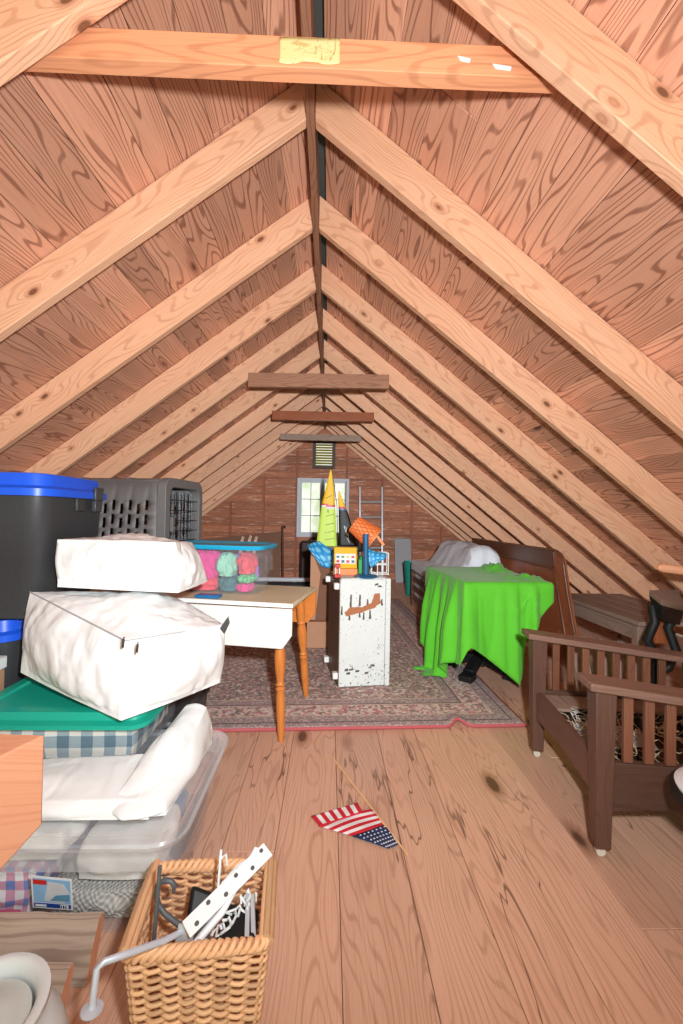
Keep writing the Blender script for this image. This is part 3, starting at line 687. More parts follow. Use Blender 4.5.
# big white zipped bag
Zt = .485
pF, pL, pR = atY(121, 727, 1.285), atY(14, 672, 1.55), atY(224, 692, 1.60)
qF, qL, qR = atY(123, 640, 1.34), atY(24, 589, 1.60), atY(229, 624, 1.60)
for p in (pF, pL, pR): p.z = max(p.z, .482)
pB, qB = V((-.60, 1.90, .482)), V((-.62, 1.90, .77))
T = thing('duvet_bag', (-.7, 1.6, .48), 'large zipped white duvet bag resting on the teal lidded bin', 'bag')
mb = MB(); puff(mb, [pF, pR, pB, pL, qF, qR, qB, qL], 40, .05, .013, .15, seed=5, wf=9); bagpos = mb.pos
big = mb.build('bag_body', M['white'], T, ang=85)
def seam(mb, a, b, c, r, n=14, off=V()):
    pts = [(a * (1-t) ** 2 + b * 2 * t * (1-t) + c * t * t) + off for t in [i / n for i in range(n + 1)]]
    mb.tube(pts, r, 6)
mb = MB(); mb.tube([bagpos(-1, -1 + 2 * i / 24, .995) + V((0, 0, .001)) for i in range(25)], .0028, 6); mb.tube([bagpos(-1 + 1.1 * i / 16, -1, .97) for i in range(17)], .0018, 6)
mb.build('piping', M['crease'], T)
for px, py in ((123, 643), (137, 648)):
    c = atY(px, py, 1.30); mb = MB(); mb.beam(c + V((0, 0, -.014)), c + V((.002, 0, .012)), .007, .003, up=(0, 1, 0)); mb.tube([c + V((.001, -.001, .012)), c + V((.003, -.001, .018)), c + V((.006, 0, .016))], .0018, 6); mb.build('zip_pull', M['zip'], T, bevel=.001)
mb = MB(); cc = bagpos(1, -1, .9) + V((-.01, 0.01, .0)); mb.prism([(0, 0), (.03, .045), (.036, .02), (.018, -.02)], -.006, .006, lambda p, d: (cc.x + p[0] - .006, cc.y - .02 + d, cc.z + p[1])); mb.build('corner_tab', M['zip'], T, bevel=.002)
# smaller zipped bag on top
a0, a1 = atY(53, 590, 1.62), atY(180, 598, 1.58); b0, b1 = atY(52, 538, 1.64), atY(178, 541, 1.60)
zb3 = .828
T = thing('pillow_bag', (-.65, 1.75, zb3), 'smaller white pillow bag with handle slot lying on the large bag', 'bag')
mb = MB(); puff(mb, [V((a0.x, a0.y, zb3)), V((a1.x, a1.y, zb3 - .01)), V((a1.x + .03, 1.88, zb3 - .01)), V((a0.x + .05, 1.96, zb3)), b0, b1, V((b1.x - .02, 1.86, b1.z - .02)), V((b0.x + .08, 1.95, b0.z - .01))], 32, .022, .011, .14, seed=11, wf=12)
mb.build('bag_body', M['white'], T, ang=85)
mb = MB()
for px in (91, 103, 116): c = atY(px, 552.5, 1.598); mb.box(c, (.03, .012, .02), M=Matrix.Rotation(R(8), 3, 'Y'))
mb.build('handle_strap', M['white'], T, bevel=.004)

# black totes with blue lids (stack)
BB = (-1.58, -.97, 1.60, 2.06)
T = tote('black tote with blue lid sealed, standing on the stack at left', 'storage_tote', 'storage tote', BB, .705, 1.205, .055, M['blackp'], M['bluep'], r=.07, taper=.03, lip=.02, rib=True)
mb = MB(); c = V((-.95, 1.9, 1.19)); mb.bb((-.951, 1.90, 1.165), (-.938, 1.965, 1.225)); mb.bb((-.962, 1.905, 1.115), (-.942, 1.96, 1.165)); mb.build('latch', plain('latch_grey', (64, 66, 70), .35), T, bevel=.004)
mb = MB(); mb.bb((-.974, 1.80, 1.115), (-.960, 1.86, 1.175)); mb.build('latch_rest', M['blackp'], T, bevel=.004)
tote('lower black tote under the blue lidded tote, mostly hidden by bags', 'storage_tote', 'storage tote', (-1.60, -1.11, 1.64, 2.10), .001, .64, .05, M['blackp'], M['bluep'], r=.07, taper=.02, lip=.012)

# ================================================================== DROP-LEAF TABLE AND WHAT STANDS ON IT
TH = .69
n0 = atZ(293, 604, TH); n1_ = atZ(205, 597.5, TH); f1 = atZ(313, 587, TH)
du = V((-math.cos(R(11)), math.sin(R(11)), 0)); dv = V((math.sin(R(11)), math.cos(R(11)), 0))
TW = (f1 - n0).dot(dv); TL = 1.32
def tp(u, v, z): p = n0 + du * u + dv * v; return V((p.x, p.y, z))
T = thing('drop_leaf_table', tp(TL/2, TW/2, 0), 'white drop-leaf table with turned orange wooden legs standing on the rug', 'table')
mb = MB(); P = [(0, 0), (TL, 0), (TL, TW), (0, TW)]
mb.prism(P, TH - .022, TH, lambda p, d: tp(p[0], p[1], d), t=.5); mb.build('tabletop', [M['ttop']], T, bevel=.004)
mb = MB(); mb.prism([(0, .0), (TL, 0), (TL, .018), (0, .018)], TH - .02, TH + .0006, lambda p, d: tp(p[0], -.004 + p[1] * .4, d)); mb.build('painted_edge', M['whitepaint'], T, bevel=.002)
for v, mt, nm in ((-.008, 'whitepaint', 'near'), (TW + .008, 'maple', 'far')):
    mb = MB(); lh = .215; ch = .05
    mb.prism([(0, -ch), (0, -.024), (TL, -.024), (TL, -ch), (TL, -lh + ch), (TL - ch, -lh), (ch * .9, -lh), (0, -lh + ch * 1.3)], v - .008, v + .008, lambda p, d: tp(p[0], d, TH + p[1]), t=.5)
    o = mb.build('drop_leaf', M[mt], T, bevel=.003); 
    if nm == 'far': o['label'] = 'unpainted orange wooden leaf on the far side'
mb = MB()
for q in ((.12, TW - .05), (TL - .12, TW - .05)): pass
mb.prism([(.09, .075), (TL - .09, .075), (TL - .09, TW - .075), (.09, TW - .075)], TH - .11, TH - .023, lambda p, d: tp(p[0], p[1], d)); mb.build('apron', M['maple'], T, bevel=.003)
def turned(mb, top, bot):
    top, bot = V(top), V(bot); d = bot - top; L = d.length
    prof = [(0, .017), (.10, .020), (.24, .021), (.27, .016), (.285, .022), (.30, .016), (.32, .02), (.38, .0235), (.46, .022), (.54, .016), (.565, .014), (.58, .021), (.595, .014), (.61, .021), (.63, .016), (.66, .0185), (.80, .018), (.93, .0145), (1., .011)]
    mb.tube([top + d * a for a, r in prof], [r * 1.22 for a, r in prof], 14)
for (u, v), (px, py) in (((.10, .06), (281, 741)), ((.10, TW - .06), (306, 696)), ((TL - .1, .06), None), ((TL - .1, TW - .06), None)) if False else ((( .085, .055), (281, 741)), ((.085, TW - .055), (306, 696))):
    ft = atZ(px, py, .001 if py > 720 else .0205)
    mb = MB(); turned(mb, tp(u, v, TH - .024), ft); mb.build('leg', M['maple'], T, ang=60)
for v in (.055, TW - .055):
    mb = MB(); turned(mb, tp(TL - .085, v, TH - .024), tp(TL - .05, v + (.02 if v > .2 else -.02), .0205)); mb.build('leg', M['maple'], T, ang=60)

# flat blue folder on the table near edge
c = tp(.455, .045, TH + .009); mb = MB(); mb.box(c, (.12, .06, .014), M=Matrix.Rotation(math.atan2(-du.y, -du.x), 3, 'Z'))
tag(mb.build('blue_book', plain('book_blue', (34, 118, 176), .4), bevel=.002), 'flat blue book on the table under the white pillow bag', 'book')

# clear tub with cyan lid
ta = math.atan2(-du.y, -du.x)
c0 = atZ(268, 597, TH); tc = V((c0.x, c0.y, 0)) - V((math.cos(ta), math.sin(ta), 0)) * .318 + V((-math.sin(ta), math.cos(ta), 0)) * .14
T = thing('storage_tub', (tc.x, tc.y, TH), 'clear tub with cyan lid full of pink soft toys on the table', 'storage tub')
Xf = Matrix.Translation((tc.x, tc.y, TH + .001)) @ Matrix.Rotation(ta, 4, 'Z')
TB = (-.268, .268, -.15, .15); H = .25
mb = MB(); shell(mb, [(rrect(*inset(*TB, .03), .05), 0), (rrect(*inset(*TB, .004), .06), H * .92), (rrect(*TB, .06), H * .93), (rrect(*TB, .06), H), (rrect(*inset(*TB, .006), .06), H), (rrect(*inset(*TB, .034), .05), .004)], True, True); mb.xf(Xf).build('tub_body', M['clear'], T, ang=50)
mb = MB(); B2 = inset(*TB, -.012); shell(mb, [(rrect(*inset(*TB, -.002), .06), H - .012), (rrect(*B2, .07), H - .012), (rrect(*inset(*B2, -.004), .07), H), (rrect(*B2, .07), H + .01), (rrect(*inset(*B2, .02), .06), H + .013), (rrect(*inset(*B2, .03), .06), H + .006)], False, True); mb.xf(Xf).build('lid', M['cyanp'], T, ang=40)
mb = MB(); mb.bb((.262, -.05, H * .45), (.28, .05, H * .8)); mb.xf(Xf).build('handle', M['clear'], T, bevel=.006)
stuffs = [('pink_soft_toy', (-.12, .0, -.095, .02, .07, .215), 'pink', 'bright pink soft toy, uppermost inside the cyan lidded tub'), ('coral_soft_toy', (-.185, .0, -.1, .03, .008, .075), 'coral', 'coral red soft toy low in the cyan lidded tub'), ('mint_soft_toy', (.008, .085, -.105, .02, .085, .205), 'mint', 'mint green plush square in the cyan lidded tub'),
          ('teal_cloth', (.01, .10, -.1, .02, .008, .078), 'sage', 'dark teal cloth at the bottom of the cyan lidded tub'), ('magenta_soft_toy', (.105, .178, -.1, .03, .10, .2), 'coral', 'coral pink soft toy at right in the cyan lidded tub'), ('green_soft_toy', (.105, .175, -.1, .02, .055, .095), 'lgreen', 'light green soft toy at right in the cyan lidded tub'),
          ('lilac_cloth', (-.14, .145, .055, .095, .012, .18), 'lilac', 'lilac cloth at the back of the cyan lidded tub'), ('orange_soft_toy', (-.195, -.128, -.1, .03, .1, .19), 'orangec', 'pale orange soft toy at left in the cyan lidded tub'), ('pink_bow', (.105, .17, -.1, .02, .01, .05), 'pink', 'pink bow at lower right in the cyan lidded tub')]
for i, (nm, bx, mt, lab) in enumerate(stuffs):
    mb = MB(); puff(mb, [Xf @ V((p.x * 1.15, p.y, p.z * 1.04)) for p in cage(*bx)], 16, .004, .020, .8, seed=i + 20, wf=17); tag(mb.build(nm, M[mt], ang=80), lab, 'soft toy' if 'toy' in nm else 'cloth', 'soft things in the cyan lidded tub')

# pet carrier behind the blue lidded tote, on the table
KX0, KX1, KY0, KY1, KZ0, KZ1 = -1.62, -.66, 2.46, 2.98, TH + .001, 1.318
kc = V(((KX0 + KX1) / 2, (KY0 + KY1) / 2, KZ0))
kf = atY(103, 500, 2.46)
Kr = Matrix.Translation((-.835, 2.40, 0)) @ Matrix.Rotation(R(-9.), 4, 'Z')
T = thing('pet_carrier', Kr @ V((-.48, .26, KZ0)), 'dark grey plastic pet carrier with slotted side behind the blue lidded tote', 'pet carrier')
KL, KW, KH = .80, .50, KZ1 - KZ0
def kpanel(mb, holes, uL, zL, fr):
    """sheet in (u, z) with rectangular holes cut through"""
    us = sorted({0, uL} | {q for h in holes for q in (h[0], h[1])}); zs = sorted({0, zL} | {q for h in holes for q in (h[2], h[3])})
    for a, b in zip(us, us[1:]):
        for c_, d_ in zip(zs, zs[1:]):
            um, zm = (a + b) / 2, (c_ + d_) / 2
            if any(h[0] < um < h[1] and h[2] < zm < h[3] for h in holes): continue
            bs = len(mb.v); mb.v += [fr(a, c_), fr(b, c_), fr(b, d_), fr(a, d_)]; mb.face([bs, bs+1, bs+2, bs+3], [(a, c_), (b, c_), (b, d_), (a, d_)])
hz_ = []
for rw in range(3):
    for cl in range(9):
        u = .245 + cl * .052 + (rw % 2) * .0; z = KH - .13 - rw * .083 - (.022 if cl % 2 else 0); hz_.append((u, u + .021, z - .06, z))
def side(y, tin): 
    return lambda u, z: V((-KL + u, y + tin * .06 * z / KH, z))
mb = MB(); kpanel(mb, hz_, KL - .05, KH - .02, side(0, 1)); mb.xf(Kr @ Matrix.Translation((0, 0, KZ0))).build('side_panel', M['greyk'], T, solid=.008, weld=.0005)
mb = MB(); kpanel(mb, hz_, KL - .05, KH - .02, side(KW, -1)); mb.xf(Kr @ Matrix.Translation((0, 0, KZ0))).build('side_panel', M['greyk'], T, solid=.008, weld=.0005)
def arch_(y0, y1, zt, n=8):
    r = .07; P = [(y0, 0), (y1, 0)]
    for cy, a in ((y1 - r, 0), (y0 + r, 90)):
        for i in range(n + 1): w_ = R(a + 90 * i / n); P.append((cy + r * math.cos(w_), zt - r + r * math.sin(w_)))
    return P
mb = MB(); yy = [(.035, 0), (.085, .0)]
N = 12
prof = [(.062, KH - .035), (.075, KH - .015), (.11, KH - .002), (.18, KH), (KW - .18, KH), (KW - .11, KH - .002), (KW - .075, KH - .015), (KW - .062, KH - .035)]
mb.grid(lambda u, v: (lambda a, b, f: V((-KL + .0 + (KL - .05) * u, a[0] * (1-f) + b[0] * f, a[1] * (1-f) + b[1] * f)))(prof[min(6, int(v * 7))], prof[min(6, int(v * 7)) + 1], v * 7 - min(6, int(v * 7))), 6, 7)
for u in (.20, .5): mb.bb((-KL + u, .10, KH - .004), (-KL + u + .02, KW - .1, KH + .004))
mb.xf(Kr @ Matrix.Translation((0, 0, KZ0))).build('roof_shell', M['greyk'], T, solid=.008, ang=50)
mb = MB(); mb.bb((-KL, .02, 0), (-.05, KW - .02, .012)); mb.xf(Kr @ Matrix.Translation((0, 0, KZ0))).build('floor_tray', M['greyk'], T)
mb = MB(); mb.prism(arch_(.03, KW - .03, KH - .004), -KL - .01, -KL + .004, lambda p, d: V((d, p[0], p[1]))); mb.xf(Kr @ Matrix.Translation((0, 0, KZ0))).build('rear_panel', M['greyk'], T, bevel=.004)
outer, inner = arch_(.02, KW - .02, KH + .004), [(p[0] * .80 + KW * .10, p[1] * .84 + .05) for p in arch_(.02, KW - .02, KH)]
mb = MB(); bs = 0; n = len(outer)
for d in (-.055, .0): mb.v += [V((d, p[0], p[1])) for p in outer] + [V((d, p[0], p[1])) for p in inner]
for i in range(n):
    j = (i + 1) % n; o2 = 2 * n
    mb.face([i, j, n + j, n + i], [(0, 0)] * 4); mb.face([o2 + i, o2 + n + i, o2 + n + j, o2 + j], [(0, 0)] * 4); mb.face([i, o2 + i, o2 + j, j], [(0, 0)] * 4); mb.face([n + i, n + j, o2 + n + j, o2 + n + i], [(0, 0)] * 4)
mb.xf(Kr @ Matrix.Translation((0, 0, KZ0))).build('door_frame', M['greyk'], T, bevel=.004)
mb = MB(); n_ = 10
for i in range(n_ + 1):
    y = KW * .12 + KW * .76 * i / n_; zt = KH * .88 - (.05 if i in (0, n_) else .015 if i in (1, n_ - 1) else 0); mb.tube([V((-.02, y, .05)), V((-.02, y, zt))], .0028, 6)
for i in range(8): z = .07 + (KH * .80 - .07) * i / 7; mb.tube([V((-.016, KW * .12, z)), V((-.016, KW * .88, z))], .0028, 6)
dr = mb.xf(Kr @ Matrix.Translation((0, 0, KZ0))).build('wire_door', M['wire'], T, ang=60)
mb = MB(); mb.bb((-.014, .09, KH * .5), (.006, .115, KH * .64)); mb.xf(Kr @ Matrix.Translation((0, 0, KZ0))).build('door_latch', M['greyk'], dr, bevel=.003)

# ================================================================== RUG
rA, rB = atZ(213, 733, 0), atZ(527, 727.5, 0)
rd = (rB - rA).normalized(); rn = V((-rd.y, rd.x, 0)); r00 = rB - rd * RUGW
def rugp(u, v):
    x, y = u * RUGW, v * RUGL; p = r00 + rd * x + rn * y
    z = .010 + .0012 * noise.noise(V((x * 4, y * 4, 0)))
    k = math.exp(-((x - 2.335) / .035) ** 2) * math.exp(-(y / .10) ** 2); z += .018 * k; p = p + rn * .05 * k
    if y > 0: p = p + rd * .008 * noise.noise(V((y * 2.2, x, 3)))
    return V((p.x, p.y, z))
mb = MB(); mb.grid(rugp, 120, 110, RUGW, RUGL)
tag(mb.build('persian_rug', M['rug'], solid=.014), 'worn red and grey persian rug with patterned borders on the plank floor', 'rug')
RUGZ = .020

# ================================================================== PEELING WHITE CHEST STOOD ON END
cb, cr_ = atZ(338, 688, RUGZ), atZ(388.5, 685.5, RUGZ)
dx = (cr_ - cb).normalized(); dy = V((-.185, .983, 0)); CWd = (cr_ - cb).length; CDp = .37; CHt = .755
tl = atY(337, 579, cb.y).z; CHt = tl - RUGZ
XC = Matrix(((dx.x, dy.x, 0, cb.x), (dx.y, dy.y, 0, cb.y), (0, 0, 1, RUGZ + .001), (0, 0, 0, 1)))
T = thing('painted_chest', XC @ V((CWd/2, CDp/2, 0)), 'small chest with peeling white paint stood on end on the rug', 'chest')
mb = MB(); mb.bb((.012, .012, 0), (CWd, CDp, CHt)); mb.xf(XC).build('carcass', M['peel'], T, bevel=.003)
mb = MB(); mb.bb((0.004, .0, .004), (CWd - .032, .012, CHt - .006)); f_ = mb.xf(XC).build('front_panel', M['peel'], T, bevel=.002)
mb = MB(); mb.bb((CWd - .028, -.004, .0), (CWd + .004, .012, CHt)); mb.xf(XC).build('edge_strip', M['peel'], T, bevel=.003)
mb = MB(); mb.bb((0, .012, .0), (.012, CDp, CHt)); o = mb.xf(XC).build('side_panel', M['chestw'], T, bevel=.002); o['label'] = 'bare brown underside facing left'
for y in (.03, CDp - .03):
    for z in (.07, CHt - .05):
        mb = MB(); mb.bb((-.032, y - .02, z - .02), (.0, y + .02, z + .02)); mb.xf(XC).build('foot', M['whitepaint'], T, bevel=.003)
def jag(pts, n, amp, seed):
    out = []
    for (a, b) in zip(pts, pts[1:] + pts[:1]):
        for i in range(n): t_ = i / n; p = V((a[0] * (1-t_) + b[0] * t_, a[1] * (1-t_) + b[1] * t_, 0)); o_ = nz3(p, 60, seed) * amp; out.append((p.x + o_, p.y + nz3(p, 50, seed + 4) * amp))
    return out
def chp(px, py):   # pixel on zoomed crop of the chest -> front panel coordinates
    return ((px - 130) / 355 * (CWd - .03), CHt - (py - 140) / 790 * CHt)
scar = [chp(*p) for p in ((165, 385), (215, 345), (300, 345), (375, 320), (395, 255), (440, 245), (450, 320), (390, 360), (300, 385), (215, 405), (180, 410))]
mb = MB(); mb.prism(jag(scar, 4, .006, 2), -.0012, .001, lambda p, d: V((p[0], d, p[1]))); mb.xf(XC).build('scraped_patch', M['bare'], f_)
mb = MB()
for x, y0_, y1_ in ((215, 255, 345), (285, 255, 340), (345, 290, 335), (365, 370, 435), (315, 385, 440), (285, 385, 425), (205, 400, 440), (455, 290, 340), (148, 340, 400)):
    a, b = chp(x - 8, y0_), chp(x + 9, y1_); mb.prism(jag([(a[0], b[1]), (b[0], b[1]), (b[0] - .002, a[1]), (a[0] + .004, a[1])], 4, .004, x), -.0008, .001, lambda p, d: V((p[0], d, p[1])))
for x, y in ((230, 800), (205, 830), (275, 815), (390, 780), (350, 830), (190, 805), (410, 185), (440, 200)):
    a = chp(x, y); w_ = .013; mb.prism(jag([(a[0] - w_, a[1] - .006), (a[0] + w_, a[1] - .006), (a[0] + w_, a[1] + .008), (a[0] - w_, a[1] + .006)], 3, .006, x + 1), -.0008, .001, lambda p, d: V((p[0], d, p[1])))
mb.xf(XC).build('paint_chips', M['scar'], f_)['kind'] = 'stuff'
CT = RUGZ + .001 + CHt
yF = cb.y
# toys on the chest
def onchest(px, dyy=.12): p = atY(px, 578, yF + dyy); return V((p.x, p.y, CT + .001))
c = onchest(345, .215); 
T = thing('toy_cash_register', c, 'yellow and orange toy cash register on the peeling white chest', 'toy')
W_, D_, = .165, .11
mb = MB(); mb.bb((c.x - W_/2, c.y - D_/2, c.z), (c.x + W_/2, c.y + D_/2, c.z + .045)); o = mb.build('drawer_base', M['toyor'], T, bevel=.005)
mb = MB(); mb.prism([(-D_/2 + .005, .046), (D_/2, .046), (D_/2, .185), (.005, .185), (-.01, .145), (-D_/2 + .015, .065)], -W_/2 + .003, W_/2 - .003, lambda p, d: V((c.x + d, c.y + p[0], c.z + p[1]))); mb.build('register_body', M['toyyel'], T, bevel=.005)
mb = MB(); mb.prism([(-D_/2 + .012, .078), (-.015, .142), (-.01, .142), (-D_/2 + .02, .075)], -W_/2 + .014, W_/2 - .014, lambda p, d: V((c.x + d, c.y + p[0] - .002, c.z + p[1]))); kp = mb.build('key_panel', M['whitep'], T)
for i in range(4):
    for j, mt in enumerate((('red', 'postblue'), ('postblue', 'green'), ('red', 'toyyel'), ('postblue', 'red'))[i]):
        y_ = -D_/2 + .012 + .010 + j * .016; z_ = .078 + (.064 / .04) * (.010 + j * .014) 
        mb = MB(); mb.box((c.x - .052 + i * .034, c.y + y_ - .006, c.z + .092 + j * .028), (.02, .012, .016)); mb.build('key', M[mt], kp, bevel=.002)
# blue post with base, orange basket hooked on it
pb_ = onchest(366, .085)
T = thing('toy_hoop_post', pb_, 'blue plastic post with flat round base on the white chest', 'toy stand')
mb = MB(); mb.lathe([(.075, 0), (.08, .006), (.07, .014), (.03, .02)], 28, pb_); mb.build('base', M['postblue'], T)
ph = atY(365.5, 534, pb_.y).z - pb_.z
mb = MB(); mb.tube([pb_ + V((0, 0, .018)), pb_ + V((-.004, 0, ph * .6)), pb_ + V((-.006, 0, ph))], [.020, .018, .019], 16); mb.build('post', M['postblue'], T, ang=60)
a = atY(353, 523, pb_.y + .125); b = atY(373, 538, pb_.y + .11)
ax = (b - a).normalized(); M3 = ax.to_track_quat('Z', 'Y').to_matrix(); L = (b - a).length
T = thing('toy_basket', a, 'orange plastic basket tipped over the top of the blue post', 'basket')
mb = MB(); r0_, r1_ = .056, .082
mb.lathe([(r0_ * .5, 0), (r0_, .006), (r1_ * .93, L), (r1_ * 1.02, L + .004), (r1_ * 1.02, L + .012), (r1_ * .93, L + .012), (r1_ * .88, L - .002), (r0_ * .92, .012), (r0_ * .4, .011)], 30, a, M3); o_ = mb.build('basket_body', M['toyor'], T, ang=40)
mb = MB()
for i in range(15):
    w_ = 2 * math.pi * i / 15
    for s_ in (1, -1):
        pts = []
        for k in range(7):
            f = k / 6; rr = r0_ * (1-f) + r1_ * .93 * f + .002; ww = w_ + s_ * f * 1.2; pts.append(M3 @ V((rr * math.cos(ww), rr * math.sin(ww), .008 + f * (L - .012))) + a)
        mb.tube(pts, .003, 5)
mb.build('weave', plain('weave_orange', (214, 106, 54), .5), T)['kind'] = 'stuff'
mb = MB(); e = M3 @ V((0, 0, L + .008)) + a; tab = atY(384, 545.5, b.y); st = atY(377, 536, b.y); mb.beam(st, tab, .02, .008, up=(0, 1, 0)); mb.build('rim_tab', M['toyor'], T, bevel=.003)
# red and white stand at left edge of chest top
c = onchest(334, .07); c.x += .022; T = thing('toy_rack', c, 'small red and white toy rack at left edge of the chest top', 'toy')
mb = MB(); mb.box(c + V((0, 0, .01)), (.04, .06, .02)); mb.build('rack_base', M['red'], T, bevel=.003); mb = MB(); mb.box(c + V((0.0, 0, .075)), (.036, .05, .02)); mb.build('rack_top', M['red'], T, bevel=.003)
for d in (-.013, .013): mb = MB(); mb.tube([c + V((d, 0, .0205)), c + V((d, 0, .064))], .005, 8); mb.tube([c + V((d, 0, .0855)), c + V((d, 0, .14))], .005, 8) if False else None; mb.build('bar', M['whitep'], T)
# white wire rack behind, green block
c = onchest(379.5, .24); T = thing('wire_rack', c, 'white wire rack standing at right rear of the chest top', 'rack')
mb = MB()
for z in (.006, .07, .15): mb = MB(); mb.tube([c + V(p) for p in ((-.06, -.04, z), (.055, -.04, z), (.055, .04, z), (-.06, .04, z))], .0035, 6, closed=True); mb.build('hoop', M['whitep'], T)
for x, y in ((-.06, -.04), (-.02, -.04), (.018, -.04), (.055, -.04), (.055, .04), (-.06, .04)): mb = MB(); mb.tube([c + V((x, y, .0)), c + V((x, y, .15))], .0035, 6); mb.build('upright', M['whitep'], T)
c = onchest(361.5, .27); mb = MB(); mb.box(c + V((-.0, 0, .05)), (.05, .05, .1)); mb.lathe([(.02, .10), (.02, .115), (.012, .12)], 12, c)
tag(mb.build('toy_block', M['green'], bevel=.003), 'green toy block between cash register and blue post', 'toy')
# crumpled white wrapping along the chest top
mb = MB(); p0 = XC @ V((.015, -.004, CHt)); 
def wrap(u, v): p = XC @ V((.03 + u * (CWd - .06), -.002 + v * .022, CHt)); return V((p.x, p.y, CT + .003 + .010 * max(0, nz3(p, 26, 3) + .35) * (math.sin(v * 3.14))))
mb.grid(wrap, 30, 5); tag(mb.build('plastic_wrap', M['clear2'], solid=.001), 'crumpled clear wrap along the front of the chest top', 'plastic wrap')

# ================================================================== CARTONS, SAILS, BLUE CLOTHS
cA, cB = atZ(306.5, 648, RUGZ), atZ(328, 650, RUGZ)
yC = cA.y; hl = atY(315, 622, yC).z
def carton(x0, x1, y0, y1, z0, z1, mat, label, rot=0, flaps=False):
    T = thing('carton', ((x0 + x1) / 2, (y0 + y1) / 2, z0), label, 'carton', 'cartons behind the white chest')
    mb = MB(); cs = cage(x0, x1, y0, y1, z0, z1, rot); mb.hexa(cs); mb.build('box', M[mat], T, bevel=.002)
    fr = (cs[4] + cs[7]) / 2; to = (cs[5] + cs[6]) / 2; w_ = .018; dd = (cs[7] - cs[4]).normalized() * w_; mb = MB(); uz = V((0, 0, .0006)); mb.hexa([fr - dd, to - dd, to + dd, fr + dd, fr - dd + uz, to - dd + uz, to + dd + uz, fr + dd + uz]); mb.build('tape', M['cardb2'], T)
    return T
carton(cA.x, cA.x + .42, yC, yC + .34, RUGZ + .001, hl, 'cardboard', 'lower tan carton standing on the rug behind the white chest')
xl = atY(311.5, 600, yC + .05).x; zc = atY(315, 553, yC + .05).z
carton(xl, xl + .40, yC + .04, yC + .33, hl + .002, zc, 'cardb2', 'tall brown carton stacked on the tan carton under the sails', R(-6))
mb = MB(); xa = xl - .012; y_ = yC + .085
mb.prism([(0, hl + .015), (.045, hl + .012), (.085, zc - .17), (.03, zc - .03), (.0, zc - .02)], y_ - .068, y_ - .062, lambda p, d: V((xa + p[0], d, p[1])))
tag(mb.build('cardboard_flap', M['cardboard'], bevel=.001), 'pale cardboard flap leaning on the tall brown carton', 'cardboard')
# model yacht on the carton
ys = yC + .20; hz = zc + .004
T = thing('model_yacht', (xl + .2, ys, hz), 'model yacht with lime and yellow mainsail and black jib on the tall carton', 'model boat')
h0, h1 = atY(318, 546, ys), atY(357, 545, ys)
mb = MB(); n = 14; bs = 0; L = .52; cxh = (h0.x + h1.x) / 2 + .03
for i in range(n + 1):
    f = i / n; w_ = .055 * (math.sin(math.pi * min(1, f * .75 + .22))) ** .8 * (1 if f < .98 else .2); x = cxh - L / 2 + L * f; zt_ = hz + .045
    for (yy, zz) in ((-w_, zt_), (-w_ * .85, hz + .018), (0, hz), (w_ * .85, hz + .018), (w_, zt_)): mb.v.append(V((x, ys + yy, zz)))
for i in range(n):
    for j in range(5): l = (j + 1) % 5; mb.face([i*5 + j, i*5 + l, (i+1)*5 + l, (i+1)*5 + j], [(0, 0)] * 4)
mb.face(range(5), [(0, 0)] * 5); mb.face([n*5 + j for j in range(5)], [(0, 0)] * 5)
mb.build('hull', plain('hull_grey', (110, 114, 116), .4), T, ang=40)
def sail(pl, bands, name, parent, yoff, logo=None):
    """pl: list of (left px, right px, y px) rows, top first; bands: (row fraction, material)"""
    mb = MB(); rows = [(atY(a, y, ys + yoff), atY(b, y, ys + yoff)) for a, b, y in pl]; n = 24; m = 6; mats = [M[k] for _, k in bands]
    def pt(u, v):
        k = u * (len(rows) - 1); i = min(int(k), len(rows) - 2); f = k - i
        a = rows[i][0].lerp(rows[i+1][0], f); b = rows[i][1].lerp(rows[i+1][1], f); p = a.lerp(b, v); p.y += -.005 * math.sin(v * 3.14) * math.sin(u * 3.14); return p
    bsv = len(mb.v)
    for i in range(n * 2 + 1):
        for j in range(m + 1): mb.v.append(pt(i / (2 * n), j / m))
    for i in range(n * 2):
        for j in range(m):
            fy = (i + .5) / (2 * n) - .03 * (j / m - .5) * bands[0][0] * 2; mi = 0
            for q, (lim, _) in enumerate(bands):
                if fy > lim: mi = q + 1
            mi = min(mi, len(bands) - 1); mb.face([bsv + i*(m+1) + j, bsv + i*(m+1) + j + 1, bsv + (i+1)*(m+1) + j + 1, bsv + (i+1)*(m+1) + j], [(0, 0)] * 4, .5, mi)
    o = mb.build(name, mats, parent, solid=.0015); return o, pt
ms, mpt = sail([(330.2, 331.5, 470), (326, 334, 488), (321.5, 335.2, 505), (318.5, 336, 528), (316, 337, 547)], [(.49, 'yell'), (.52, 'red'), (.54, 'flagwhite'), (2, 'lime')], 'mainsail', T, 0)
js, jpt = sail([(338.3, 339.5, 491), (338.3, 343.5, 502), (338.6, 348, 513), (338.8, 352.5, 528), (338.8, 357, 546)], [(.36, 'yell'), (.405, 'red'), (.44, 'postblue'), (2, 'black')], 'jib', T, .0)
mb = MB()
for k in range(4):
    u = .62 + k * .095
    for j in range(7):
        p = mpt(u - j * .003, .42 + j * .075) + V((0, -.0035, 0)); s_ = .004; mb.box(p, (s_ * 1.6, .0012, s_ * 1.7), M=Matrix.Rotation(R(12), 3, 'Y'))
for du_, dv_ in ((.545, .5), (.555, .47), (.565, .53), (.575, .46), (.585, .54), (.57, .5)): mb.box(mpt(du_, dv_) + V((0, -.0035, 0)), (.003, .0012, .012))
mb.build('sail_markings', M['black'], ms)['kind'] = 'stuff'
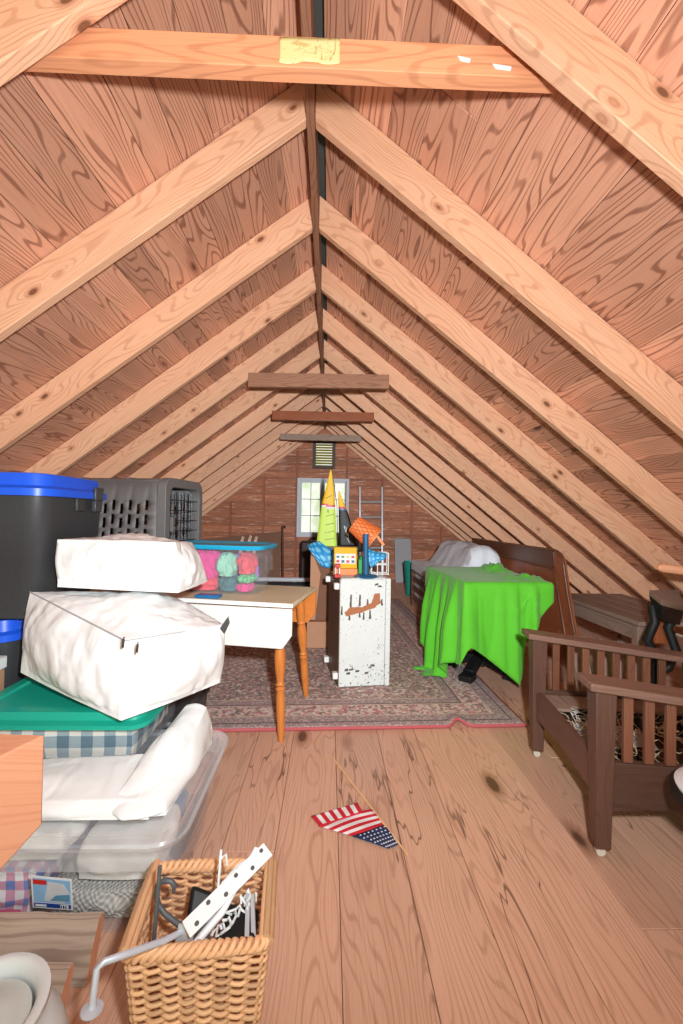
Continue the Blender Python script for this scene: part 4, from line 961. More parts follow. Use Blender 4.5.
mb = MB(); q = [mpt(.40 - .008 * i, .25 + i * .1) + V((0, -.0035, 0)) for i in range(6)]; mb.tube(q, .0025, 5); mb.build('sail_script', M['scar'], ms)
mb = MB()
for a_, b_ in (((.72, .40), (.84, .50)), ((.74, .55), (.86, .48)), ((.80, .52), (.90, .62)), ((.82, .66), (.9, .58)), ((.88, .5), (.95, .62)), ((.72, .40), (.74, .55))): mb.tube([jpt(*a_) + V((0, -.004, 0)), jpt(*b_) + V((0, -.004, 0))], .0032, 5)
mb.build('sail_number', M['flagwhite'], js)['kind'] = 'stuff'
mb = MB(); mb.tube([atY(337.6, 548, ys + .004), atY(337.0, 505, ys + .004), atY(331.5, 469, ys + .004)], .003, 6); mb.build('mast', M['black'], T)
# blue dotted cloths
def drape2(pts_rows, label, y, name='dotted_cloth'):
    mb = MB(); rows = [[atY(px, py, y + dy) for px, py, dy in r] for r in pts_rows]; nr, ncl = len(rows), len(rows[0])
    def fn(u, v):
        k = u * (nr - 1); i = min(int(k), nr - 2); f = k - i; l = v * (ncl - 1); j = min(int(l), ncl - 2); g_ = l - j
        p = (rows[i][j].lerp(rows[i][j+1], g_)).lerp(rows[i+1][j].lerp(rows[i+1][j+1], g_), f); p.y += .006 * nz3(p, 30, 4); return p
    mb.grid(fn, 16, 16, .25, .25); return tag(mb.build(name, M['dots'], solid=.003, ang=60), label, 'cloth', 'blue dotted cloths')
drape2([[(307.5, 545, .06), (313, 542.5, .05), (319, 541, .05)], [(309, 549, .0), (317, 551, -.02), (335, 553, -.0)], [(314, 556, -.012), (324, 562, -.03), (335, 559, -.01)], [(321, 566, -.02), (327, 568, -.03), (335, 566, -.02)]], 'blue dotted cloth draped over the carton at the left of the toys', yC + .035)
drape2([[(368, 549, .03), (378, 552, .03), (386, 553, .03)], [(368, 554, 0), (377, 555.5, -.01), (386, 556, .0)], [(369, 563, -.012), (377, 559, -.02), (385, 559, -.01)], [(371, 568, -.0), (374, 566, -.01), (379, 561, -.0)]], 'blue dotted cloth hanging over the white wire rack', yF + .17)

# ================================================================== GREEN-DRAPED PEDESTAL TABLE
GT = .72
gA, gB = V((.945, 2.57)), V((1.505, 2.605)); gu = (gB - gA).normalized(); gv_ = V((-gu.y, gu.x)); GW, GD = (gB - gA).length, .80
def gp(u, v, z): p = gA + gu * (u * GW) + gv_ * (v * GD); return V((p.x, p.y, z))
gc = gp(.5, .5, 0)
T = thing('pedestal_table', gp(.5, .5, RUGZ), 'black pedestal table hidden under the bright green cloth', 'table')
mb = MB(); mb.prism([(.02, .02), (.98, .02), (.98, .98), (.02, .98)], GT - .035, GT - .006, lambda p, d: gp(p[0], p[1], d)); mb.build('tabletop', M['mahog'], T, bevel=.004)
mb = MB(); c = gp(.5, .5, 0); mb.lathe([(.05, RUGZ + .06), (.045, .15), (.035, .3), (.04, .5), (.06, GT - .06), (.14, GT - .036)], 20, V((c.x, c.y, 0))); mb.build('column', M['black'], T)
for k in range(4):
    w_ = R(45 + 90 * k) + math.atan2(gu.y, gu.x); d = V((math.cos(w_), math.sin(w_), 0)); c0 = V((c.x, c.y, 0)); mb = MB()
    mb.beam(c0 + d * .03 + V((0, 0, RUGZ + .115)), c0 + d * .20 + V((0, 0, RUGZ + .04)), .065, .06); mb.beam(c0 + d * .17 + V((0, 0, RUGZ + .026)), c0 + d * .27 + V((0, 0, RUGZ + .022)), .09, .042)
    mb.build('foot', M['black'], T, bevel=.006)
# cloth
per = []   # (u, v, drop length, outward flare, fold)
def lerpk(t, ks):
    for (a, x), (b, y) in zip(ks, ks[1:]):
        if a <= t <= b: return x + (y - x) * (t - a) / (b - a if b > a else 1)
    return ks[-1][1]
drop = [(0, .50), (.04, .38), (.22, .45), (.45, .55), (.60, .62), (.66, .61), (.69, .36), (.8, .26), (1, .12), (1.5, .12), (2, .25), (2.5, .3), (3, .50), (3.15, .52), (3.3, .64), (3.45, .80), (3.62, .76), (3.75, .58), (3.9, .52), (4, .50)]
flare = [(0, .05), (.2, .035), (.7, .03), (.9, .01), (1, .006), (1.3, .01), (2, .04), (3, .02), (3.4, .06), (3.7, .06), (3.9, .05), (4, .05)]
NS = 240; NR, NI = 26, 14
def edge(s):
    s %= 4; r = .04
    k = int(s); f = s - k; co = [(0, 0), (1, 0), (1, 1), (0, 1), (0, 0)]
    a, b = co[k], co[k + 1]; u, v = a[0] + (b[0] - a[0]) * f, a[1] + (b[1] - a[1]) * f
    nn = [(0, -1), (1, 0), (0, 1), (-1, 0)]; n1 = V(nn[k]); w_ = .07
    if f < w_: n1 = n1.lerp(V(nn[k - 1]), .5 - f / (2 * w_))
    if f > 1 - w_: n1 = n1.lerp(V(nn[(k + 1) % 4]), .5 - (1 - f) / (2 * w_))
    n1.normalize(); return u, v, n1
def clothp(s, ring):
    u, v, n1 = edge(s)
    if ring <= NI:
        f = ring / NI; uu, vv = .5 + (u - .5) * f, .5 + (v - .5) * f; p = gp(uu, vv, GT)
        cr = math.exp(-(((uu - .82) / .22) ** 2 + ((vv - .72) / .16) ** 2)) + .8 * math.exp(-(((uu - .9) / .25) ** 2 + ((vv - .18) / .10) ** 2))
        ri = abs(nz3(V((p.x, p.y * 1.5, 0)), 14, 3)); z = cr * (.012 + .055 * (1 - min(1, ri * 3)) * 1.0) + .004 * nz3(p, 9, 2)
        z += .012 * max(0, 1 - abs((uu - .55) - (vv - .1) * .55) / .05) * (1 if vv > .2 else vv / .2)
        return p + V((0, 0, max(0, z) * min(1, (1 - f) * 7 + .15)))
    d = (ring - NI) / NR; Ln = lerpk(s % 4, drop); fl_ = lerpk(s % 4, flare); p = gp(u, v, GT)
    side = 3 <= s % 4 <= 3.97
    amp = (.036 if side else .022) * min(1, d * 1.8 + .12); q = s * (30 if side else 17)
    fold = math.sin(q + 1.2 * math.sin(s * 9)); fold = (abs(fold) ** .6) * (1 if fold > 0 else -1) + .5 * math.sin(q * 1.9 + 2)
    out = .008 * math.sin(min(1, d * 8) * 1.57) + fl_ * d ** .8 + amp * fold * (1 - .0 * d) + .01 * nz3(V((s * 3, d * 2, 0)), 2, 6) * d
    out = max(out, .004 + .01 * min(1, d * 6))
    z = GT - Ln * d; n3 = gu * n1.x + gv_ * n1.y; lat = V((-n3.y, n3.x))
    x = p.x + n3.x * out; y = p.y + n3.y * out
    if z < RUGZ + .014:
        ex = RUGZ + .014 - z; x += n3.x * ex * .9; y += n3.y * ex * .9; z = RUGZ + .010 + .012 * abs(math.sin(ex * 40 + s * 6))
    # a few slack catenary creases on the front
    if s % 4 < 1: y -= .010 * math.exp(-((d - .28 - .5 * (s % 4 - .6) ** 2) / .03) ** 2) * math.exp(-((s % 4 - .62) / .22) ** 2)
    return V((x, y, z))
mb = MB(); mb.v = [clothp(4 * i / NS, r) for r in range(NI + NR + 1) for i in range(NS)]
for r in range(NI + NR):
    for i in range(NS):
        j = (i + 1) % NS; mb.face([r*NS + i, r*NS + j, (r+1)*NS + j, (r+1)*NS + i], [(i*.01, r*.02), (i*.01 + .01, r*.02), (i*.01 + .01, r*.02 + .02), (i*.01, r*.02 + .02)])
tag(mb.build('green_cloth', M['limegreen'], solid=.002, ang=180, weld=.0003), 'bright lime green cloth draped over a table on the rug', 'cloth')

# ================================================================== GREY DRAPED DAYBED
dY0, dY1 = 4.05, 5.35; dX0 = atZ(413, 606, 0).x; dxA = atY(413, 606, dY1).x
T = thing('slatted_daybed', (1.55, 4.7, 0), 'dark slatted daybed frame under a grey sheet at the far right', 'daybed')
DX0, DX1 = 1.16, 1.77
for x in (DX0, DX1 - .06):
    for y in (dY0, dY1 - .06):
        mb = MB(); mb.bb((x, y, .0), (x + .06, y + .06, .52)); mb.build('leg', M['mahog'], T, bevel=.003)
for i in range(4):
    mb = MB(); z = .09 + i * .115; mb.bb((DX0 + .01, dY0 + .0605, z), (DX0 + .035, dY1 - .0605, z + .055)); mb.build('slat', M['mahog'], T, bevel=.002)
mb = MB(); mb.bb((DX0 + .04, dY0 + .02, .10), (DX0 + .06, dY1 - .02, .5)); mb.build('side_lining', M['greyfab'], T)
mb = MB(); puff(mb, cage(DX0 + .065, DX1 - .08, dY0 + .07, dY1 - .07, .30, .515), 10, .002, .004, .1, seed=4); mb.build('mattress', M['greyfab'], T)
mb = MB(); puff(mb, [(1.44, dY0 + .14, .535), (1.62, dY0 + .14, .535), (1.62, dY1 - .14, .535), (1.44, dY1 - .14, .535), (1.56, dY0 + .16, .78), (1.68, dY0 + .16, .76), (1.68, dY1 - .14, .77), (1.56, dY1 - .14, .79)], 10, .004, .002, .2, seed=7); mb.build('back_cushion', M['greyfab'], T)
prof = [(1.135, .47), (1.14, .555), (1.18, .567), (1.30, .57), (1.36, .58), (1.43, .67), (1.50, .80), (1.57, .845), (1.68, .84), (1.75, .80), (1.783, .66), (1.79, .56)]
def shp(u, v):
    k = v * (len(prof) - 1); i = min(int(k), len(prof) - 2); f = k - i
    x = prof[i][0] * (1-f) + prof[i+1][0] * f; z = prof[i][1] * (1-f) + prof[i+1][1] * f; y = dY0 - .03 + (dY1 - dY0 - .1) * u
    if u < .06: z = .47 + (z - .47) * (u / .06); y = dY0 - .03 - .008 * (1 + math.sin(x * 45))
    z += .014 * nz3(V((x, y * .5, 0)), 14, 3) + .012 * math.sin(y * 9 + x * 6) * (1 if x > 1.45 else .2)
    return V((x, y, z))
mb = MB(); mb.grid(shp, 60, 66); tag(mb.build('grey_sheet', M['greyfab'], solid=.004, ang=80), 'pale grey sheet thrown over the slatted daybed', 'sheet')

# ================================================================== DARK HEADBOARD
hx = 1.83
def hbp(p, d): y, z = p; return V((hx + d + (z - .88) * -.06 + .0, y, z))
yn, ynb, yf = 3.02, 2.86, 4.98
outer = [(ynb, .0), (ynb + .03, .30)] 
T = thing('headboard', (hx, 3.9, 0), 'dark wooden headboard with a rounded corner leaning under the right slope', 'headboard')
def arc(cy, cz, r, a0, a1, n=8): return [(cy + r * math.cos(R(a0 + (a1 - a0) * i / n)), cz + r * math.sin(R(a0 + (a1 - a0) * i / n))) for i in range(n + 1)]
rc = arc(yn + .13, .765, .115, 176, 90)
mb = MB(); st_o = [(ynb, .0), (yn - .01, .62)] + rc; st_i = [(yn + .13, .76), (yn + .115, .70), (ynb + .12, .0)]
mb.prism(st_o + st_i, -.018, .018, hbp, ud=(0, 1)); mb.build('stile', M['mahog2'], T, bevel=.004)
mb = MB(); mb.prism([(yn + .131, .745), (yf, .75), (yf, .865), (yn + .131, .878)], -.02, .02, hbp); mb.build('top_rail', M['mahog'], T, bevel=.004)
mb = MB(); mb.prism([(yf - .10, .0), (yf, .0), (yf, .749), (yf - .10, .744)], -.018, .018, hbp, ud=(0, 1)); mb.build('stile', M['mahog'], T, bevel=.004)
mb = MB(); mb.prism([(ynb + .10, .03), (yf - .09, .03), (yf - .09, .75), (yn + .10, .75)], -.004, .008, hbp); mb.build('panel', M['mahog2'], T)
mb = MB(); pts = [hbp(q, -.012) for q in [(ynb - .004, .0), (yn - .015, .62)] + [(y - .004, z + .004) for y, z in rc] + [(yf, .874)]]
mb.tube(pts, .011, 8); mb.tube([hbp(q, -.02) for q in [(ynb + .125, .02), (yn + .12, .70), (yn + .16, .745), (yf - .1, .75)]], .008, 8); mb.build('moulding', M['mahog'], T, ang=60)
for q in ((yn + .6, .82),): pass

# ================================================================== MORRIS CHAIR
mc0 = atZ(600, 846, .03); mc1 = atZ(536.5, 750, .03)
my = V(((mc1 - mc0).x, (mc1 - mc0).y, 0)); CWm = my.length; my.normalize(); mx = V((my.y, -my.x, 0))
MX = Matrix(((mx.x, my.x, 0, mc0.x), (mx.y, my.y, 0, mc0.y), (0, 0, 1, 0), (0, 0, 0, 1)))
T = thing('morris_chair', MX @ V((.33, CWm/2, 0)), 'dark slatted wooden armchair without cushions on casters at the right', 'armchair')
CL = .68
def armz(x): return .575 - .085 * max(0, x + .05) / .75
for y, sg in ((0, -1), (CWm, 1)):
    mb = MB(); top = armz(0) - .016
    mb.hexa([(-.024, y - .024, .035), (.024, y - .024, .035), (.024, y + .024, .035), (-.024, y + .024, .035), (-.034, y - .034, top), (.032, y - .034, top), (.032, y + .032, top - .004), (-.034, y + .032, top)], t=.6)
    lg = mb.build('front_leg', M['morris'], T, bevel=.003)
    mb = MB(); mb.tube([(-.0, y, .035), (0, y, .024)], .007, 8); mb.xf(MX) if False else None; mb.lathe([(.006, -.008), (.015, -.008), (.016, 0), (.015, .008), (.006, .008)], 16, V((0, y, .0165)), Matrix.Rotation(R(90), 3, 'X'))
    mb.build('caster', plain('caster_ivory', (206, 198, 184), .4), lg)
    mb = MB(); mb.bb((CL - .03, y - .028, .0), (CL + .03, y + .028, armz(CL) - .018)); mb.build('rear_leg', M['morris'], T, bevel=.003)
    mb = MB(); yo = y; a0_, a1_ = -.06, CL + .12; hw = .055
    mb.hexa([(a0_, y - hw, armz(a0_) - .013), (a1_, y - hw, armz(a1_) - .013), (a1_, y + hw, armz(a1_) - .013), (a0_, y + hw, armz(a0_) - .013), (a0_, y - hw, armz(a0_) + .014), (a1_, y - hw, armz(a1_) + .014), (a1_, y + hw, armz(a1_) + .014), (a0_, y + hw, armz(a0_) + .014)], t=.9)
    mb.build('arm', M['morrisarm'], T, bevel=.005)
    mb = MB(); n = 10; bot = [(.030 + (CL - .06) * i / n, .155 + .022 * math.sin(math.pi * i / n)) for i in range(n + 1)]
    mb.prism(bot + [(CL - .03, .315), (.030, .315)], y - .013, y + .013, lambda p, d: V((p[0], d, p[1]))); mb.build('side_rail', M['morris'], T, bevel=.002)
    for i in range(8):
        x = .082 + i * .0665; mb = MB(); mb.hexa([(x - .015, y - .008, .3155), (x + .015, y - .008, .3155), (x + .015, y + .008, .3155), (x - .015, y + .008, .3155), (x - .015, y - .008, armz(x - .015) - .014), (x + .015, y - .008, armz(x + .015) - .014), (x + .015, y + .008, armz(x + .015) - .014), (x - .015, y + .008, armz(x - .015) - .014)])
        mb.build('slat', M['morslat'], T, bevel=.002)
mb = MB(); n = 10; bot = [(.034 + (CWm - .068) * i / n, .185 + .02 * math.sin(math.pi * i / n)) for i in range(n + 1)]
mb.prism(bot + [(CWm - .034, .312), (.034, .312)], -.014, .012, lambda p, d: V((d, p[0], p[1]))); mb.build('front_rail', M['morris'], T, bevel=.002)
mb = MB(); mb.bb((CL - .012, .03, .17), (CL + .012, CWm - .03, .31)); mb.build('rear_rail', M['morris'], T, bevel=.002)
mb = MB(); mb.bb((.012, CWm - .16, .285), (.09, CWm - .014, .298)); mb.bb((.095, CWm - .13, .285), (CL - .02, CWm - .014, .298)); mb.build('seat_ledge', M['greyw'], T, bevel=.002)
mb = MB(); mb.bb((.014, .015, .17), (CL - .014, CWm - .015, .178)); mb.build('seat_webbing', M['darkw'], T)
mb = MB(); mb.grid(lambda u, v: V((.03 + .30 * u, .22 + (CWm - .40) * v, .25 - .05 * math.sin(u * 3.1) * math.sin(v * 3.1) + .02 * nz3(V((u, v, 0)), 7, 2))), 16, 16); mb.build('torn_ticking', plain('torn_ticking', (150, 146, 140), .9, var=.2), T, solid=.003)
mb = MB(); rs = random.Random(5)
for i in range(170):
    x, y, z = rs.uniform(.05, CL - .05), rs.uniform(.04, CWm - .05), rs.uniform(.19, .27); w_ = rs.uniform(0, 6.28); L = rs.uniform(.03, .12)
    pts = [V((x, y, z))]
    for k in range(4): w_ += rs.uniform(-.9, .9); x += math.cos(w_) * L / 4; y += math.sin(w_) * L / 4; z += rs.uniform(-.015, .02); pts.append(V((min(max(x, .02), CL - .02), min(max(y, .02), CWm - .02), min(max(z, .185), .31))))
    mb.tube(pts, rs.uniform(.0012, .0028), 4)
st = mb.build('straw_stuffing', plain('straw', (196, 170, 140), .9, var=.3), T); st['kind'] = 'stuff'
mb = MB(); rs = random.Random(9)
for i in range(16):
    a = V((rs.uniform(.08, .2), rs.uniform(.30, CWm - .12), .27)); pts = [a + V((rs.uniform(-.012, .03) * k, rs.uniform(-.02, .02) * k, rs.uniform(-.006, .01) * k)) for k in range(5)]; mb.tube(pts, .0018, 4)
mb.build('loose_string', plain('string_white', (220, 212, 200), .9), T)['kind'] = 'stuff'
def bake(T):
    for o in T.children_recursive:
        pass
for o in T.children_recursive:     # chair frame -> place
    O = WORLD[T.name]
    for v in o.data.vertices: v.co = (MX @ (v.co + O)) - O

# ================================================================== LOW TABLE, BOARDS, SCHOOL DESK under the right slope
T = thing('low_table', (2.25, 2.85, 0), 'low grey weathered wooden table under the right slope behind the armchair', 'table')
mb = MB()
for i in range(4): mb.bb((1.93 + i * .14, 2.42, .50), (2.065 + i * .14, 3.35, .525))
mb.build('tabletop', M['greyw'], T, bevel=.002)
for x in (1.96, 2.42):
    for y in (2.47, 3.25): mb = MB(); mb.bb((x, y, 0), (x + .05, y + .05, .499)); mb.build('leg', M['greyw'], T, bevel=.003)
mb = MB(); mb.bb((1.965, 2.53, .40), (1.985, 3.24, .498)); mb.build('apron', M['greyw'], T)
LBL = ['leftmost', 'second', 'third', 'rightmost']
for i in range(4):
    x = 1.45 + i * .115; mb = MB(); d = .02 * i
    mb.hexa([(x, 2.14 + d, 0), (x + .085, 2.14 + d, 0), (x + .085, 2.165 + d, 0), (x, 2.165 + d, 0), (x, 2.30 + d, .47 - .02 * i), (x + .085, 2.30 + d, .47 - .02 * i), (x + .085, 2.325 + d, .47 - .02 * i), (x, 2.325 + d, .47 - .02 * i)], t=.2 + .25 * i)
    tag(mb.build('wooden_board', M['greyw'], bevel=.002), LBL[i] + ' of the grey boards standing behind the armchair slats', 'board', 'boards behind the armchair')
T = thing('school_desk', (1.95, 2.05, 0), 'old desk with grey lid and curved black iron legs at the right edge', 'desk')
e = [atY(649, 590, 2.12), atY(679, 589, 2.24), atY(684, 606, 2.10), atY(662, 600, 1.98)]
mb = MB(); up_ = V((0, 0, .028)); lo = [p - up_ for p in (e[3], e[2], e[1], e[0])]; mb.hexa(lo + [e[3], e[2], e[1], e[0]]); mb.build('desk_lid', M['greyw'], T, bevel=.003)
mb = MB(); lo = [p - V((0, 0, .11)) + (q - p) * .12 for p, q in zip((e[3], e[2], e[1], e[0]), (e[1], e[0], e[3], e[2]))]; hi_ = [p - V((0, 0, .029)) for p in (e[3], e[2], e[1], e[0])]; mb.hexa(lo + hi_); mb.build('desk_box', M['black'], T, bevel=.003)
for (pts, nm) in (([(652, 604, 2.1), (655, 622, 2.1), (647, 640, 2.1), (656, 655, 2.1)], 'a'), ([(676, 604, 2.12), (668, 628, 2.12), (676, 650, 2.12), (668, 668, 2.12), (652, 676, 2.12)], 'b')):
    q = [atY(*p) for p in pts]; q.append(V((q[-1].x, q[-1].y, .02)))
    mb = MB(); mb.tube(q, [.022] * len(q), 8); mb.build('iron_leg', M['black'], T, ang=60)
mb = MB(); c = atY(664, 628, 2.16); mb.box(c, (.10, .02, .16)); mb.build('back_board', M['mahog2'], T, bevel=.003)
# stool at the right edge
c = V((1.233, 1.10, 0)); T = thing('round_stool', c, 'white topped round stool with black edge peeking in at right edge', 'stool')
zs = .372
mb = MB(); mb.lathe([(.14, zs - .03), (.165, zs - .026), (.165, zs - .004), (.15, zs)], 40, c); mb.build('seat_rim', M['black'], T)
mb = MB(); mb.lathe([(.152, zs - .002), (.154, zs + .006), (.14, zs + .014), (.05, zs + .018)], 40, c); mb.build('seat_pad', M['whitep'], T)
mb = MB(); mb.lathe([(.10, 0), (.11, .012), (.06, .03), (.025, .06), (.025, zs - .05), (.07, zs - .031)], 28, c); mb.build('pedestal', M['black'], T)

a_, b_ = atY(657, 567, RY[2] - .05), atY(700, 573, RY[2] - .05)
mb = MB(); mb.tube([a_, a_ + (b_ - a_) * .1, b_ + (b_ - a_)], [.012, .024, .026], 10); tag(mb.build('wooden_brace', M['rail'], ang=60), 'short rounded wooden brace fixed to a rafter at the right edge', 'brace')
# ================================================================== FAR END
# ladder
r0b, r0t = atY(360, 579, 7.0), atY(359.8, 487, 7.22); r1b, r1t = atY(382, 580, 7.0), atY(382, 487, 7.22)
T = thing('ladder', (r0b + r1b) / 2, 'aluminium ladder leaning on the far gable beside the window', 'ladder')
r0b.z = r1b.z = 0
for a, b in ((r0b, r0t), (r1b, r1t)): mb = MB(); mb.beam(a, b, .028, .06, up=(0, -1, .1)); mb.build('rail', M['alu'], T, bevel=.003)
Ld = (r0t - r0b).length
for f in (.05, .2, .36, .52, .68, .84): mb = MB(); mb.tube([r0b.lerp(r0t, f), r1b.lerp(r1t, f)], .014, 8); mb.build('rung', M['alu'], T)
# grey panel, teal basket
a, b, t_ = atY(395.5, 580, 7.15), atY(412, 580, 7.15), atY(395.5, 538.5, 7.3)
mb = MB(); mb.hexa([(a.x, 7.14, 0), (b.x, 7.14, 0), (b.x, 7.16, 0), (a.x, 7.16, 0), (a.x, 7.33, t_.z), (b.x, 7.33, t_.z), (b.x, 7.35, t_.z), (a.x, 7.35, t_.z)]); tag(mb.build('metal_sheet', M['greyp'], bevel=.002), 'flat grey metal sheet leaning on the far gable near the daybed', 'panel')
c = atY(411.5, 588, 6.0); c.z = 0; hh = atY(411, 561.5, 6.0).z
mb = MB(); mb.lathe([(.075, 0), (.08, .004), (.115, hh - .012), (.122, hh - .01), (.122, hh), (.112, hh), (.077, .01)], 28, c); tag(mb.build('wastebasket', M['green2'], ang=50), 'dark teal plastic wastebasket on the floor beside the daybed', 'wastebasket')
# brown boards leaning left, pole, skis, pipe on a trunk, dark case
a, b = atY(200, 540, 6.9), atY(281, 531.5, 6.9)
mb = MB(); mb.hexa([(a.x - .7, 6.78, 0), (b.x, 6.78, 0), (b.x, 6.80, 0), (a.x - .7, 6.80, 0), (a.x - .5, 6.97, a.z - .05), (b.x, 6.97, b.z), (b.x, 6.99, b.z), (a.x - .5, 6.99, a.z - .05)]); tag(mb.build('hardboard_sheet', M['sheetb'], bevel=.002), 'large brown hardboard sheet leaning at the far left of the gable', 'board')
for i, (px, lab) in enumerate(((240.5, 'leftmost'), (248, 'middle'), (254, 'rightmost'))):
    tpp = atY(px + 2, 536.5 - (i == 1), 6.6); bt = atY(px - 4, 575, 6.5); bt.z = .0; mb = MB(); n = 8; bs = 0
    mb.beam(bt, bt.lerp(tpp, .93), .05, .014, up=(0, -1, 0)); mb.beam(bt.lerp(tpp, .931), tpp + V((.02, -.03, 0)), .045, .012, up=(0, -1, 0)); tag(mb.build('ski', plain('ski_cream_%d' % i, (214, 178, 158), .5), bevel=.003), lab + ' of three cream tipped skis leaning on the brown hardboard', 'ski', 'skis leaning on the hardboard')
a, b = atY(283, 578, 6.72), atY(282.5, 526, 6.95); a.z = 0; mb = MB(); mb.tube([a, a.lerp(b, .5), b], .016, 8); mb.tube([b, b + V((.03, 0, .0)), b + V((.05, 0, -.03))], .012, 8)
tag(mb.build('iron_pole', plain('rusty_iron', (92, 58, 44), .7), ang=60), 'thin rusty hooked pole leaning beside the hardboard sheet', 'pole')
a, b = atY(255, 583, 5.9), atY(313, 583, 5.9)
T = thing('footlocker', ((a.x + b.x) / 2, 6.0, 0), 'low black trunk on the floor behind the drop-leaf table', 'trunk'); th_ = a.z - .0
mb = MB(); mb.bb((a.x, 5.85, .0), (b.x, 6.2, th_ * .72)); mb.build('trunk_body', M['black'], T, bevel=.008); mb = MB(); mb.bb((a.x - .01, 5.84, th_ * .72 + .001), (b.x + .01, 6.21, th_)); mb.build('trunk_lid', M['black'], T, bevel=.012)
zc_ = th_ + .045; mb = MB(); mb.tube([(a.x, 5.95, zc_), (b.x - .25, 5.95, zc_), (b.x - .02, 5.95, zc_)], .031, 14); mb.tube([(b.x - .30, 5.95, zc_), (b.x - .24, 5.95, zc_)], .036, 14)
tag(mb.build('drain_pipe', plain('pipe_white', (206, 206, 210), .4), ang=50), 'white drain pipe lying on the low black trunk', 'pipe')
a, b, t_ = atY(300, 575, 6.3), atY(312, 575, 6.3), atY(300, 541, 6.3)
T = thing('suitcase', ((a.x + b.x) / 2, 6.4, 0), 'dark upright suitcase left of the cartons below the window', 'suitcase')
mb = MB(); mb.bb((a.x, 6.3, .0), (b.x + .25, 6.5, t_.z)); mb.build('case_body', plain('case_dark', (54, 40, 34), .6, var=.2), T, bevel=.03); mb = MB(); x = (a.x + b.x) / 2 + .1; mb.tube([(x - .07, 6.4, t_.z - .005), (x - .06, 6.4, t_.z + .03), (x + .06, 6.4, t_.z + .03), (x + .07, 6.4, t_.z - .005)], .009, 8); mb.build('handle', M['black'], T)

# ================================================================== FLAG
T = thing('small_flag', atZ(358, 822, .0), 'small american flag on a thin stick lying on the plank floor', 'flag')
def FP(px, py, z=.004): return atZ(px, py, z)
def fquad(mb, A, B, C_, D, f, nu, nv, matf, z0=.004, wav=.004):
    bs = len(mb.v)
    for i in range(nu + 1):
        for j in range(nv + 1):
            u, v = i / nu, j / nv; px = (A[0]*(1-u) + B[0]*u) * (1-v) + (D[0]*(1-u) + C_[0]*u) * v; py = (A[1]*(1-u) + B[1]*u) * (1-v) + (D[1]*(1-u) + C_[1]*u) * v
            px, py = f(u, v, px, py); mb.v.append(FP(px, py, z0 + wav * (.5 + .5 * math.sin(u * 5 + v * 7))))
    for i in range(nu):
        for j in range(nv): mb.face([bs + i*(nv+1) + j, bs + (i+1)*(nv+1) + j, bs + (i+1)*(nv+1) + j + 1, bs + i*(nv+1) + j + 1], [(0, 0)] * 4, .5, matf((i + .5) / nu, (j + .5) / nv))
FM = [M['flagred'], M['flagwhite'], M['flagblue']]
mb = MB(); curve = lambda u, v, px, py: (px, py - 3.0 * math.sin(v * 3.14) * (1 - u) * .9)
fquad(mb, (372.5, 809), (384.5, 824.5), (352, 836), (318.5, 826), curve, 28, 14, lambda u, v: 0 if int(u * 7) % 2 == 0 else 1)
fquad(mb, (384.5, 824.5), (399.5, 844), (388.5, 848.5), (352, 836), lambda u, v, px, py: (px, py), 10, 14, lambda u, v: 2)
fb = mb.build('flag_cloth', FM, T, solid=.0008, ang=80)
mb = MB()
for i in range(6):
    for j in range(7):
        u, v = (i + .6) / 6.2, (j + .35 + .5 * (i % 2)) / 7.6
        A, B, C_, D = (384.5, 824.5), (399.5, 844), (388.5, 848.5), (352, 836)
        px = (A[0]*(1-u) + B[0]*u) * (1-v) + (D[0]*(1-u) + C_[0]*u) * v; py = (A[1]*(1-u) + B[1]*u) * (1-v) + (D[1]*(1-u) + C_[1]*u) * v
        c = FP(px, py, .004 + .004 * (.5 + .5 * math.sin(u * 5 + v * 7))); c.z += .0006
        P = [((.0042 if k % 2 == 0 else .0018) * math.cos(R(36 * k)), (.0042 if k % 2 == 0 else .0018) * math.sin(R(36 * k))) for k in range(10)]
        mb.prism(P, 0, .0006, lambda p, d: V((c.x + p[0], c.y + p[1], c.z + d)), m=0)
mb.build('stars', M['flagwhite'], fb)
mb = MB(); fquad(mb, (311, 816), (357.5, 802.5), (363, 812.5), (320, 826.5), lambda u, v, px, py: (px, py), 33, 8, lambda u, v: (0 if v > .82 else (0 if int(u * 11) % 2 == 0 else 1)), .0095, .003)
mb.build('folded_flap', FM, T, solid=.0008, ang=80)
mb = MB(); mb.tube([FP(332.5, 758, .004), FP(372, 808.5, .006), FP(407, 854, .004)], .0034, 8); mb.build('stick', M['stick'], T)

# ================================================================== WICKER BASKET
BH = .275
k0, k1, k2, k3 = atZ(125, 962, BH), atZ(266, 948, BH), atZ(271, 868, BH), atZ(157, 871, BH)
kc_ = (k0 + k1 + k2 + k3) / 4; 
T = thing('wicker_basket', (kc_.x, kc_.y, 0), 'square wicker basket of metal hardware standing on the floor in front', 'basket')
top = [V((p.x, p.y, 0)) for p in (k0, k1, k2, k3)]; cc = V((kc_.x, kc_.y, 0)); bot = [cc + (p - cc) * .80 for p in top]
def bpt(s, f, off=0.):
    """point at perimeter parameter s (0..4) and height fraction f"""
    s %= 4; k = int(s); q = s - k
    P = [bot[i].lerp(top[i], f) for i in range(4)]
    a, b = P[k], P[(k + 1) % 4]; p = a.lerp(b, q)
    pr_, nx = P[k - 1], P[(k + 2) % 4]; r_ = .10
    if q < r_: p = p.lerp((a.lerp(pr_, r_) + a.lerp(b, r_)) / 2, .45 * (1 - q / r_))
    if q > 1 - r_: p = p.lerp((b.lerp(a, r_) + b.lerp(nx, r_)) / 2, .45 * (1 - (1 - q) / r_))
    n_ = (p - cc); n_.z = 0; n_.normalize(); return V((p.x, p.y, .004 + f * (BH - .004))) + n_ * off
mb = MB(); NST = 32; ROWS = 32
